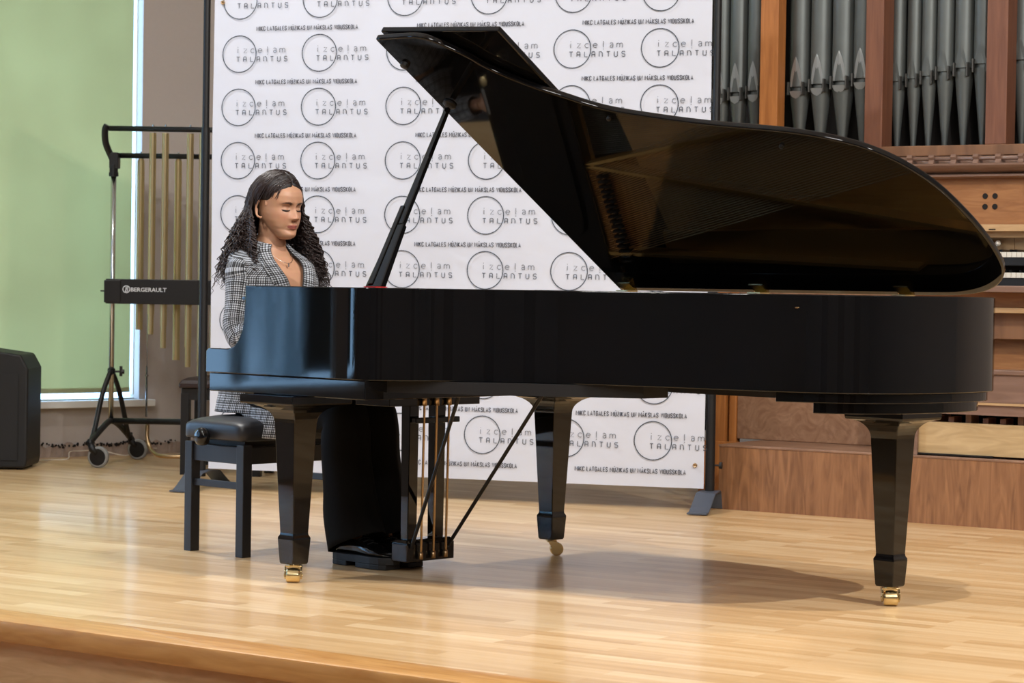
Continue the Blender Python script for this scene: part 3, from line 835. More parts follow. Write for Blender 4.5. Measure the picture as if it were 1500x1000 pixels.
rm = bo.modifiers.new('r', 'REMESH'); rm.mode = 'VOXEL'; rm.voxel_size = .0026; rm.use_smooth_shade = True
dg = bpy.context.evaluated_depsgraph_get()
me2 = bpy.data.meshes.new_from_object(bo.evaluated_get(dg)); bo.modifiers.clear(); old = bo.data; bo.data = me2; bpy.data.meshes.remove(old)
me2.polygons.foreach_set('use_smooth', [True] * len(me2.polygons))
if not me2.materials: me2.materials.append(M['skin'])
sm = bo.modifiers.new('s', 'SMOOTH'); sm.iterations = 3; sm.factor = .5
tone = me2.color_attributes.new('tone', 'FLOAT_COLOR', 'POINT')
SK = Vector(srgb(196, 148, 118)[:3]); LIP = Vector(srgb(168, 92, 84)[:3]); BR = Vector(srgb(58, 38, 32)[:3]); BL = Vector(srgb(190, 126, 98)[:3])
cols = []
for v_ in me2.vertices:
    c = SK
    if v_.co.z > 1.1:
        q = HI @ v_.co; ay = abs(q.y); z = q.z
        if q.x > .035:
            c = c.lerp(BL, .45 * gauss(ay - .040, .016) * gauss(z + .03, .014) + .3 * gauss(q.y, .012) * gauss(z + .033, .01))
            # brows
            by = .0180 + .0035 * (1 - ((ay - .034) / .016) ** 2); bw = .0042 * max(0, 1 - max(0, ay - .030) / .026)
            if .010 < ay < .056: c = c.lerp(BR, .95 * min(1, max(0, (bw - abs(z - by)) / .0014 + .5)) * min(1, (ay - .010) / .006))
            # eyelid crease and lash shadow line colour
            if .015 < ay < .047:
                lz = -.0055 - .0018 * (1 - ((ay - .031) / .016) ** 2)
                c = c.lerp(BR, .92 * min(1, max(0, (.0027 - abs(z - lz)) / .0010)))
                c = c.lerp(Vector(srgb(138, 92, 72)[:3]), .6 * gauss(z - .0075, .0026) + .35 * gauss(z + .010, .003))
            # lips
            if ay < .0235:
                up = -.0570 - .004 * (ay / .023) ** 1.3 - .0014 * gauss(q.y, .003); lo = -.0775 + .010 * (ay / .0235) ** 2
                if lo - .001 < z < up + .001:
                    e = min(1, max(0, (up + .001 - z) / .002)) * min(1, max(0, (z - lo + .001) / .002))
                    c = c.lerp(LIP, .9 * e)
                if ay < .0225: c = c.lerp(Vector(srgb(96, 50, 46)[:3]), .8 * gauss(z + .0668 + .0014 * (ay / .02) ** 2, .0011))
            if ay < .012: c = c.lerp(Vector(srgb(90, 56, 46)[:3]), .8 * gauss(ay - .0062, .0028) * gauss(z + .0462, .0020))  # shade inside the nostrils painted into the skin colour
    cols += [c.x, c.y, c.z, 1]
tone.data.foreach_set('color', cols)
# eyelashes
for sg in (-1, 1):
    el_ = MB(); pts = []
    for k in range(9):
        y = sg * (.017 + .029 * k / 8); z = -.0060 - .0016 * (1 - ((abs(y) - .031) / .016) ** 2)
        xf_ = interp(YF, z); a = interp(AW, z)
        cx = head_cx(xf_, interp(YB, z), a)
        x = cx + (xf_ - cx) * max(0, 1 - (abs(y) / a) ** 2.25) ** (1 / 2.25) + face_bump(y, z)
        pts.append(HEAD_M @ Vector((x + .0012, y, z - .0006)))
    el_.tube(pts, [.0008, .0020, .0026, .0030, .0030, .0030, .0030, .0026, .0009], 6)
    el_.build('eyelashes', M['lash'], person)

# hair: a cap on the skull and many curled locks
def skull(az, elv, off):
    """point on an ellipsoid round the head; az 0 = forward, elv from equator"""
    c = Vector((-.012, 0, .018)); 
    return HEAD_M @ (c + Vector(((.094 + off) * cos(elv) * cos(az), (.0745 + off) * cos(elv) * sin(az), (.101 + off) * sin(elv))))
cap = MB(); rings = []
na, nr = 96, 26
for i in range(nr):
    ring = []
    for j in range(na):
        az = 2 * pi * j / na; a_ = az if az <= pi else 2 * pi - az      # 0 front .. pi back
        lowdeg = 33 if a_ < .12 else (33 - 30 * min(1, (a_ - .12) / 1.1) if a_ < 1.22 else (3 - 50 * min(1, (a_ - 1.72) / .4) if a_ > 1.72 else 3))
        lo = radians(lowdeg); e = lo + (pi / 2 - lo) * (i / (nr - 1)) ** .9
        part = abs(sin(az)) * cos(e)
        off = .004 + .014 * min(1, i / 9) ** .7 + .0020 * noise.noise(Vector((cos(az) * 12 * cos(e), sin(az) * 3, e * .8))) - .006 * exp(-(((.0745) * cos(e) * sin(az)) / .004) ** 2)
        if i == 0: off = .001
        ring.append(skull(az, min(e, pi / 2 - .001), off))
    rings.append(ring)
cap.loft(rings, cap=False)
hair_root = cap.build('hair', M['hairtop'], person, smooth=True)
locks = MB(); R = random.Random(11)
def lock(az, e0, length, rad, curl, pitch_, seed, spread=1.0, front=False):
    """lock that follows the skull then hangs in a curl"""
    rr = random.Random(seed); pts = []; ph = rr.random() * 6.28
    sgn = 1 if az < pi else -1
    a_ = az if az <= pi else 2 * pi - az
    n = 46; e = e0; k = 0
    pos = skull(az, e0, .018)
    eend = radians(-12)
    arc = (e0 - eend) * .1
    base = []
    steps = max(3, int(arc / .012))
    for i in range(steps + 1):
        e = e0 + (eend - e0) * i / steps
        base.append(skull(az, e, .016 + .012 * i / steps + .004 * rr.random()))
    p = base[-1].copy()
    out = Vector((cos(az), sin(az), 0))
    if front: out = Vector((.62, sgn * 1.0, 0)).normalized()
    if front == 2: out = Vector((.95, sgn * .55, 0)).normalized()
    rem = length - arc; m = max(4, int(rem / .013)); sp = rr.uniform(.25, 1.0) * spread
    wob = rr.uniform(-1, 1)
    for i in range(m):
        t = i / m
        drop = .013
        g = .62 * sp * (1 - .75 * t)
        step = Vector((out.x * g * drop + wob * .0015, out.y * g * drop, -drop))
        p = p + step
        # stay outside shoulders and chest
        z = p.z
        if z < 1.12:
            ry = .19 if z < 1.06 else .19 - (z - 1.06) * 1.6
            rx = .125 if z < 1.04 else .125 - (z - 1.04) * .9
            q = (p.x + .012) ** 2 / rx ** 2 + p.y ** 2 / ry ** 2
            if q < 1.05:
                f = sqrt(1.05 / max(q, .05)); 
                if abs(p.y) < .10 or True: p = Vector(((p.x + .012) * (1 + (f - 1) * .5) - .012, p.y * (1 + (f - 1) * .35), p.z + .003))
        base.append(p.copy())
    N = len(base)
    for i, b in enumerate(base):
        t = i / (N - 1); am = curl * min(1, max(0, t - .18) * 3.2) * (1 - .2 * t)
        an = ph + i * .013 * 2 * pi / pitch_
        pts.append(b + Vector((am * cos(an), am * sin(an), am * .5 * sin(an * 1.0 + 1))))
    rads = [rad * (0.55 + .45 * min(1, i / 4)) * (1 - max(0, (i / (N - 1) - .72)) * 2.9) for i in range(N)]
    sub = catmull([tuple(q) for q in pts], 2)
    rs = []
    for i in range(len(sub)): rs.append(rads[min(N - 1, i // 2)])
    locks.tube(sub, rs, 5, cap=False, flat=.6)
for i in range(500):
    side = R.choice((-1, 1)); a_ = R.uniform(1.42 if side > 0 else 1.85, pi)
    az = a_ if side > 0 else 2 * pi - a_
    lock(az, radians(R.uniform(5, 60)), R.uniform(.25, .37), R.uniform(.0022, .0042), R.uniform(.006, .013), R.uniform(.030, .046), i, 1.0)
for i in range(300):
    side = 1 if i % 6 else -1
    a_ = R.uniform(1.22, 1.55) if side > 0 else R.uniform(1.85, 2.1)
    az = a_ if side > 0 else 2 * pi - a_
    lock(az, radians(R.uniform(5, 50)), R.uniform(.27, .38), R.uniform(.0022, .0040), R.uniform(.006, .013), R.uniform(.030, .046), 1000 + i, .95 if side > 0 else .5, True)
for i in range(110):
    lock(2 * pi - R.uniform(1.80, 2.05), radians(R.uniform(-2, 25)), R.uniform(.20, .31), R.uniform(.0024, .0042), R.uniform(.006, .012), R.uniform(.030, .046), 3000 + i, 1.15, 2)
for i in range(520):
    # smooth strands combed from the parting down the sides
    sg = R.choice((-1, 1)); x0 = R.uniform(-.085, .080); back = R.uniform(.035, .075) * (1 + max(0, x0) * 6)
    end = R.uniform(70, 100) if x0 > .03 else R.uniform(80, 112); pts = []
    rr0 = R.uniform(.0165, .0215)
    if x0 > .045: back = R.uniform(.0, .075); end = R.uniform(50, 84); rr0 = R.uniform(.009, .017) - .10 * (x0 - .045) * (1 if back < .04 else 0)
    for k in range(15):
        t = k / 14; ph = radians(4 + (end - 4) * t); x = x0 - back * t * t
        f = sqrt(max(.02, 1 - (x / .112) ** 2))
        drop_ = 1.0
        pts.append(HEAD_M @ (Vector((-.012, 0, .018)) + Vector((x, sg * (.0745 + rr0) * f * sin(ph) + .0012 * sin(t * 22 + i), (.101 + rr0 * .9) * f * cos(ph) + .0016 * sin(t * 17 + i * 2.1)))))
    locks.tube(pts, [.0006] + [.0015] * 13 + [.0006], 4, cap=False)
locks.build('curls', M['hair'], hair_root, smooth=True)

# blazer
bz = MB()
NA = 72
def torso_ring(x, z, rx, ry, pw, tilt, gap):
    """ring from the right edge of the opening round the back to the left edge; gap = half opening angle"""
    pts, uv = [], []; L = 0; last = None
    for j in range(NA + 1):
        th = gap + (2 * pi - 2 * gap) * j / NA; c, s_ = cos(th), sin(th)
        px = rx * abs(c) ** (2 / pw) * (1 if c >= 0 else -1); py = ry * abs(s_) ** (2 / pw) * (1 if s_ >= 0 else -1)
        p = Vector((x + px, py, z + tilt * px))
        if last is not None: L += (Vector((p.x, p.y)) - Vector((last.x, last.y))).length
        last = p; pts.append(p); uv.append((L, z))
    return pts, uv
ZS = [(1.148, -.036, .056, .064, 2.0, -.30, .50), (1.135, -.036, .062, .080, 2.1, -.30, .52), (1.122, -.034, .068, .102, 2.2, -.28, .46), (1.108, -.030, .077, .132, 2.4, -.24, .37),
      (1.094, -.026, .086, .158, 2.6, -.18, .31), (1.075, -.020, .096, .174, 2.8, -.12, .26), (1.05, -.015, .106, .180, 2.8, -.06, .22), (1.01, -.008, .118, .178, 2.7, 0, .16), (.96, -.003, .124, .172, 2.6, 0, .10),
      (.90, 0, .122, .165, 2.5, 0, .05), (.80, -.006, .112, .152, 2.4, 0, .03), (.70, -.02, .118, .160, 2.4, 0, .03), (.62, -.025, .122, .172, 2.5, 0, .10), (.56, -.03, .124, .176, 2.6, 0, .3), (.515, -.03, .126, .178, 2.6, 0, .6)]
rr_, uu_ = [], []
for z, x, rx, ry, pw, tl, gp in ZS:
    a, b = torso_ring(x, z, rx, ry, pw, tl, gp); rr_.append(a); uu_.append(b)
# finer rings
fr, fu = [], []
for i in range(len(rr_) - 1):
    for k in range(4):
        t = k / 4
        fr.append([p.lerp(q, t) for p, q in zip(rr_[i], rr_[i + 1])]); fu.append([(a[0] + (b[0] - a[0]) * t, a[1] + (b[1] - a[1]) * t) for a, b in zip(uu_[i], uu_[i + 1])])
fr.append(rr_[-1]); fu.append(uu_[-1])
bz.loft(fr, cap=False, closed=False, uvs=fu)
def sleeve(sg):
    sh = Vector((-.015, sg * .136, 1.040)); el = Vector((.015, sg * .195, .80)); wr = Vector((.335, sg * .135, .80))
    pts = [sh + Vector((0, -sg * .02, .012)), sh + Vector((0, sg * .010, -.004)), sh.lerp(el, .15), sh.lerp(el, .3), sh.lerp(el, .55), sh.lerp(el, .85), el + Vector((.03, 0, -.012)), el.lerp(wr, .2), el.lerp(wr, .45), el.lerp(wr, .75), wr]
    pts = [Vector(p) for p in catmull([tuple(p) for p in pts], 5)]
    rs = [.034, .056, .060, .058, .052, .050, .050, .050, .047, .043, .040]
    rs = [q[0] for q in catmull([(r_, 0) for r_ in rs], 5)]
    K = 28; a = Vector((1, 0, 0)); rings, uvs = [], []; L = 0
    for i, p in enumerate(pts):
        t = (pts[min(i + 1, len(pts) - 1)] - pts[max(i - 1, 0)]).normalized(); a = (a - t * a.dot(t)).normalized(); b = t.cross(a)
        if i: L += (p - pts[i - 1]).length
        rw = rs[i] * (1 + .03 * sin(L * 60) * (1 if L > .22 else 0))
        rings.append([p + (a * cos(2 * pi * j / K) + b * sin(2 * pi * j / K)) * rw for j in range(K + 1)])
        uvs.append([(2 * pi * j / K * .056, 3 + L) for j in range(K + 1)])
    bz.loft(rings, cap=False, closed=False, uvs=uvs)
sleeve(1); sleeve(-1)
# skirt panel hanging past her right hip in front of the bench
rows, uvs = [], []
for i in range(15):
    t = i / 14; row = []; ur = []
    for j in range(31):
        q = j / 30
        x = -.12 + q * (.30 + .05 * t); ztop = .66 - .03 * q
        zb_ = .513 if q < .42 else .513 - .085 * min(1, (q - .42) / .40)
        z = ztop + (zb_ - ztop) * t
        y = -.150 - .035 * t - .010 * sin(q * 9) * t + .03 * (q - .5) ** 2
        if q > .45: y -= .028 * t * min(1, (q - .45) / .3) * 0
        row.append((x, y, z)); ur.append((x * 1.0, z))
    rows.append(row); uvs.append(ur)
bz.loft(rows, cap=False, closed=False, uvs=uvs)
blz = bz.build('blazer', M['check'], person, smooth=True, uv=True)
so = blz.modifiers.new('t', 'SOLIDIFY'); so.thickness = .004; so.offset = 0
# lapels: broad strips folded along the opening
lp = MB()
for sg in (-1, 1):
    rows, uvs = [], []
    n_ = 26
    for i in range(n_ + 1):
        t = i / n_; z = 1.1479 - t * .235
        # interpolate the opening edge
        for (r0, r1) in zip(ZS, ZS[1:]):
            if r1[0] <= z <= r0[0]:
                f = (r0[0] - z) / (r0[0] - r1[0]); P_ = [a + (b - a) * f for a, b in zip(r0, r1)]; break
        row, ur = [], []
        wid = .30 + .55 * sin(min(1, t * 1.15) * pi) ** .7 if t < .87 else .30
        wd = (.018 + .034 * sin(pi * min(1, (t * .92 + .06))) ** .8)
        for j in range(9):
            q = j / 8; th = P_[6] - .03 + q * wd / max(.05, (P_[2] + P_[3]) / 2) * 1.15
            c, s_ = cos(th), sin(th); pw = P_[4]
            px = P_[2] * abs(c) ** (2 / pw); py = P_[3] * abs(s_) ** (2 / pw)
            lift = .007 + .004 * sin(pi * q)
            row.append((P_[1] + px + lift * c, sg * (py + lift * s_), P_[0] + P_[5] * px)); ur.append((5 + q * wd, z * 1.06 + q * .012))
        if sg < 0: row = row[::-1]; ur = ur[::-1]
        rows.append(row); uvs.append(ur)
    lp.loft(rows, cap=False, closed=False, uvs=uvs)
lo_ = lp.build('lapels', M['check'], blz, smooth=True, uv=True)
so = lo_.modifiers.new('t', 'SOLIDIFY'); so.thickness = .003; so.offset = 0
# trousers: wide flared legs
tr = MB()
for sg in (-1, 1):
    hip, kn_, an = legpath(sg)
    K = 32
    stations = [(hip + Vector((-.05, 0, .0)), .055, .045, 0), (hip, .088, .070, 0), (hip.lerp(kn_, .35), .088, .084, 0), (hip.lerp(kn_, .7), .078, .076, 0), (hip.lerp(kn_, .92), .074, .076, 12),
                (kn_ + Vector((.012, 0, -.014)), .082, .080, 45), (kn_ + Vector((.020, 0, -.060)), .084, .082, 80), (kn_.lerp(an, .35), .084, .084, 86), (kn_.lerp(an, .6), .090, .086, 84), (kn_.lerp(an, .82), .102, .092, 80), (an + Vector((.018, 0, -.020)), .118, .088, 68)]
    rings = []
    for c, rx, ry, tilt in stations:
        tt = radians(tilt); dvec = Vector((cos(tt), 0, -sin(tt))); up = Vector((sin(tt), 0, cos(tt)))
        rings.append([c + up * (rx * cos(2 * pi * j / K) * (1 + .03 * sin(j * 1.7))) + Vector((0, 1, 0)) * (ry * sin(2 * pi * j / K)) for j in range(K)])
    rr2 = []
    for i in range(len(rings)): rr2.append(rings[i])
    # densify with catmull
    dense = [[None] * K for _ in range((len(rings) - 1) * 4 + 1)]
    for j in range(K):
        cc = catmull([tuple(r_[j]) for r_ in rings], 4)
        for i, q in enumerate(cc): dense[i][j] = q
    tr.loft(dense, cap=False)
tr.loft([rg(-.03, .515, .105, .150), rg(-.03, .56, .110, .156), rg(-.025, .64, .104, .146), rg(-.02, .70, .098, .138)])
to = tr.build('trousers', M['trouser'], person, smooth=True)
so = to.modifiers.new('t', 'SOLIDIFY'); so.thickness = .004; so.offset = -1
# shoes
for sg, dz, dx in ((-1, 0, .485), (1, .0, .475)):
    y = LEGY[sg] + (-.012 if sg < 0 else -.03)
    sh = MB(); rings = []
    for x, hw, z1, z0 in ((0, .020, .075, .040), (.012, .033, .098, .040), (.04, .038, .104, .040), (.08, .038, .104, .040), (.12, .041, .100, .040), (.16, .045, .088, .040), (.20, .047, .074, .040), (.24, .044, .064, .042), (.265, .034, .056, .044), (.278, .016, .050, .046)):
        ring = []
        for j in range(24):
            a = 2 * pi * j / 24; c, s_ = cos(a), sin(a)
            ring.append((dx + x, y + hw * abs(c) ** .8 * (1 if c > 0 else -1), (z0 + z1) / 2 + (z1 - z0) / 2 * abs(s_) ** .8 * (1 if s_ > 0 else -1) + dz))
        rings.append(ring)
    shoe = sh.loft(rings).build('shoe', M['shoe'], person, smooth=True)
    sl = []
    for x, hw in ((-.006, .020), (0, .034), (.03, .042), (.08, .043), (.13, .046), (.17, .050), (.21, .052), (.25, .047), (.275, .034), (.290, .012)): sl.append((x, hw))
    poly = [(dx + x, y - w) for x, w in sl] + [(dx + x, y + w) for x, w in sl[::-1]]
    so_ = MB().prism(poly, 'z', .018 + dz, .044 + dz); so_.join(MB().prism([(dx + x, y - w) for x, w in sl[:4]] + [(dx + x, y + w) for x, w in sl[:4][::-1]], 'z', .0008, .019 + dz))
    so_.join(MB().prism([(dx + x, y - w) for x, w in sl[4:9]] + [(dx + x, y + w) for x, w in sl[4:9][::-1]], 'z', .0008, .019 + dz))
    so_.build('sole', M['sole'], shoe, bevel=.003)
    lc_ = MB()
    for k in range(4): lc_.tube([(dx + .11 + k * .02, y - .025, .106 - k * .008), (dx + .11 + k * .02, y, .111 - k * .008), (dx + .11 + k * .02, y + .025, .106 - k * .008)], .0018, 6)
    lc_.tube([(dx + .12, y, .11), (dx + .15, y - .02, .125), (dx + .165, y - .012, .115), (dx + .13, y, .108)], .0014, 6)
    lc_.build('laces', M['sole'], shoe)
# thin chain with a small pendant
ch_ = MB(); pts = []
for k in range(21):
    a = radians(-82 + 164 * k / 20); r0 = .062
    dep = cos(a); pts.append((-.020 + .096 * cos(a), .062 * sin(a), 1.142 - .078 * cos(a)))
ch_.tube(pts, .0010, 5); ch_.box(.076, .0785, -.003, .003, 1.050, 1.066); ch_.build('necklace', M['silver'], person)

# ------------------------------------------------------------------ banner with printed logos
BA = atan2(-.2947, .9555)
banner = thing('backdrop_banner', 'large white banner printed with circles and black lettering on a black stand', 'banner', (-1.487, 11.431, 0), BA)
cloth = MB(); nx, nzr = 60, 40
def cl_y(x, z): return .008 * sin(x * 2.4 + z) + .006 * sin(z * 3.1 - x) + .004 * noise.noise(Vector((x * 2, z * 2, 1)))
pts = [(.044 + 2.424 * i / nx, cl_y(.044 + 2.424 * i / nx, .10 + 2.28 * j / nzr), .10 + 2.28 * j / nzr) for j in range(nzr + 1) for i in range(nx + 1)]
cloth.add(pts, [(j * (nx + 1) + i, j * (nx + 1) + i + 1, (j + 1) * (nx + 1) + i + 1, (j + 1) * (nx + 1) + i) for j in range(nzr) for i in range(nx)])
clo = cloth.build('banner_cloth', M['banner'], banner, smooth=True)
ink, inkl = MB(), MB()
def stroke(mb, pts, w, ox, oz, sc=1.0, off=.006):
    """flat pen stroke on the cloth"""
    P_ = [Vector((p[0] * sc + ox, p[1] * sc + oz)) for p in pts]; L_, R_ = [], []
    n = len(P_); cl = (P_[0] - P_[-1]).length < 1e-6
    for i in range(n):
        if cl: a = P_[i - 1] if i else P_[-2]; b = P_[i + 1] if i < n - 1 else P_[1]
        else: a = P_[max(i - 1, 0)]; b = P_[min(i + 1, n - 1)]
        t = (b - a).normalized(); nn = Vector((-t.y, t.x)) * w / 2
        L_.append(P_[i] + nn); R_.append(P_[i] - nn)
    def Y(q): return (q.x, cl_y(q.x, q.y) - off, q.y)
    mb.add([Y(q) for q in L_] + [Y(q) for q in R_], [(i, i + 1, n + i + 1, n + i) for i in range(n - 1)])
def arc(cx, cy, r, a0, a1, n=10): return [(cx + r * cos(radians(a0 + (a1 - a0) * i / n)), cy + r * sin(radians(a0 + (a1 - a0) * i / n))) for i in range(n + 1)]
# lower-case light letters, x height 1
LOW = {'i': [[(0, 0), (0, 1)], [(0, 1.35), (0, 1.5)]],
       'z': [[(-.4, 1), (.4, 1), (-.4, 0), (.42, 0)]],
       'c': [arc(0, .5, .5, 45, 315, 12)],
       'e': [[(-.48, .55), (.48, .55)] + arc(0, .5, .5, 8, 315, 14)],
       'l': [[(0, 0), (0, 1.5)], [(.04, -.25), (-.03, -.5)]],
       'a': [arc(-.05, .72, .38, 150, 0, 8) + [(.33, 0)], arc(-.08, .28, .28, 90, 270, 8) + [(.1, .02), (.33, .2)], [(.33, .58), (-.08, .56)]],
       'm': [[(-.7, 0), (-.7, 1)], arc(-.36, .64, .34, 170, 0, 8) + [(-.02, 0)], arc(.32, .64, .34, 170, 0, 8) + [(.66, 0)]]}
CAP = {'T': [[(-.35, 1), (.35, 1)], [(0, 1), (0, 0)]],
       'A': [[(-.32, 0), (-.32, .85), (-.22, 1), (.22, 1), (.32, .85), (.32, 0)], [(-.32, .45), (.32, .45)]],
       'L': [[(-.3, 1), (-.3, 0), (.35, 0)]],
       'N': [[(-.34, 0), (-.34, 1), (.05, 1), (.28, .8), (.34, .55), (.34, 0)]],
       'U': [[(-.32, 1), (-.32, .15), (-.18, 0), (.18, 0), (.32, .15), (.32, 1)]],
       'S': [[(.32, .85), (.2, 1), (-.2, 1), (-.32, .85), (-.32, .65), (-.2, .52), (.2, .48), (.32, .35), (.32, .15), (.2, 0), (-.2, 0), (-.32, .15)]]}
LX = [(.18 + .4118 * i) for i in range(6)]
LZ = [2.328 - .2525 * k for k in range(9)]
for ix, cx in enumerate(LX):
    cx += (0, -.002, .012, .008, -.003, -.006)[ix]
    for cz in LZ:
        circ = arc(cx, cz, .0865, 0, 360, 48); circ[-1] = circ[0]
        if cz > 2.3: circ = [p for p in arc(cx, cz, .0865, 175, 365, 30)]
        stroke(ink, circ, .0042, 0, 0)
        if cz < 2.3:
            for k, chh in enumerate('izcelam'):
                for pl_ in LOW[chh]: stroke(inkl, pl_, .0028, cx - .008 + .0383 * k, cz + .005, .0195)
        for k, chh in enumerate('TALANTUS'):
            for pl_ in CAP[chh]: stroke(inkl if False else ink, pl_, .0031, cx - .006 + .0350 * k, cz - .036, .0225)
ink.build('printed_circles', M['ink'], clo); inkl.build('printed_script', M['inklight'], clo)
def text_mesh(txt, width, height, bold=0.0):
    cu_ = bpy.data.curves.new('t', 'FONT'); cu_.body = txt; cu_.size = 1; cu_.offset = bold; cu_.resolution_u = 2
    o_ = bpy.data.objects.new('t', cu_); COL.objects.link(o_)
    me_ = bpy.data.meshes.new_from_object(o_.evaluated_get(bpy.context.evaluated_depsgraph_get()))
    bpy.data.objects.remove(o_); bpy.data.curves.remove(cu_)
    xs = [v.co.x for v in me_.vertices]; x0, x1 = min(xs), max(xs)
    V_ = [((v.co.x - x0) / (x1 - x0) * width, v.co.y * height / .73) for v in me_.vertices]
    F_ = [tuple(p.vertices) for p in me_.polygons]; bpy.data.meshes.remove(me_)
    return V_, F_
BOLD = {'M': [[(0, 0), (0, 1), (.3, .35), (.6, 1), (.6, 0)]], 'I': [[(0, 0), (0, 1)]], 'K': [[(0, 0), (0, 1)], [(.42, 1), (.05, .5), (.44, 0)]],
        'C': [[(.4, .75), (.4, .9), (.3, 1), (.1, 1), (0, .9), (0, .1), (.1, 0), (.3, 0), (.4, .1), (.4, .25)]], 'L': [[(0, 1), (0, 0), (.36, 0)]],
        'A': [[(0, 0), (.22, 1), (.44, 0)], [(.08, .28), (.36, .28)]], 'T': [[(-.02, 1), (.42, 1)], [(.2, 1), (.2, 0)]],
        'G': [[(.4, .75), (.4, .9), (.3, 1), (.1, 1), (0, .9), (0, .1), (.1, 0), (.3, 0), (.4, .1), (.4, .5), (.22, .5)]],
        'E': [[(.36, 1), (0, 1), (0, 0), (.36, 0)], [(0, .52), (.3, .52)]], 'S': [[(.4, .75), (.4, .9), (.3, 1), (.1, 1), (0, .9), (0, .65), (.4, .35), (.4, .1), (.3, 0), (.1, 0), (0, .1), (0, .25)]],
        'U': [[(0, 1), (0, .1), (.1, 0), (.32, 0), (.42, .1), (.42, 1)]], 'Z': [[(0, 1), (.38, 1), (0, 0), (.4, 0)]], 'N': [[(0, 0), (0, 1), (.42, 0), (.42, 1)]],
        'V': [[(0, 1), (.22, 0), (.44, 1)]], 'D': [[(0, 0), (0, 1), (.3, 1), (.42, .88), (.42, .12), (.3, 0), (0, 0)]],
        'O': [[(.1, 0), (0, .1), (0, .9), (.1, 1), (.32, 1), (.42, .9), (.42, .1), (.32, 0), (.1, 0)]]}
txt = 'MIKC LATGALES MŪZIKAS UN MĀKSLAS VIDUSSKOLA'
adv = []; xx = 0
for chh in txt:
    if chh == ' ': xx += .42; continue
    base = {'Ū': 'U', 'Ā': 'A'}.get(chh, chh)
    wd_ = max(p[0] for q in BOLD[base] for p in q); adv.append((xx, base, chh != base)); xx += wd_ + .30
tot = xx - .30; hsc = .0190; wsc = .513 / tot
tm = MB()
for cx in (.268, 1.079, 1.872):
    for k in range(9):
        z = 2.194 - .253 * k - .009
        for x0, base, mac in adv:
            for pl_ in BOLD[base]: stroke(tm, [(cx + (x0 + a) * wsc, z + b * hsc) for a, b in pl_], .0033, 0, 0)
            if mac: stroke(tm, [(cx + (x0 + .1) * wsc, z + 1.28 * hsc), (cx + (x0 + .36) * wsc, z + 1.28 * hsc)], .0026, 0, 0)
tm.build('printed_text', M['inkbold'], clo)
for gx, gz in ((.088, 2.322), (2.428, .204)):
    MB().lathe([(.004, -.008), (.008, -.011), (.010, -.008), (.010, 0)], (gx, cl_y(gx, gz), gz), 'y', 14).build('grommet', M['rod'], clo)
def post(x, back=1.0):
    p_ = MB().tube([(x, .02, .10), (x, .02, 2.405)], .017, 14); p_.tube([(x, .02, .06), (x, .02, 1.73)], .0215, 14)
    po = p_.build('post', M['blackmetal'], banner, auto=40)
    MB().lathe([(.004, 0), (.004, .02), (.014, .022), (.016, .035), (.001, .037)], (x + .02, .02, .205), 'x', 12).build('clamp_knob', M['plastic'], po)
    q = MB().loft([[(x + a * w, y, z) for a, w in ((-1, .045), (1, .045))] + [(x + a * w, y, z - .006) for a, w in ((1, .045), (-1, .045))] for y, z in ((-.24, .010), (-.20, .012), (-.16, .030), (-.06, .085), (0.04, .092), (.04 + .10 * back, .085), (.04 + .20 * back, .030), (.04 + .24 * back, .012), (.04 + .28 * back, .010))])
    q.build('foot', M['greymetal'], po, bevel=.001)
post(.0); post(2.490, .2)
MB().tube([(.0, .02, 2.39), (2.490, .02, 2.39)], .016, 12).build('crossbar', M['blackmetal'], banner)
MB().tube([(.0, .025, .16), (.07, .025, .16)], .012, 12).build('crossbar', M['blackmetal'], banner)

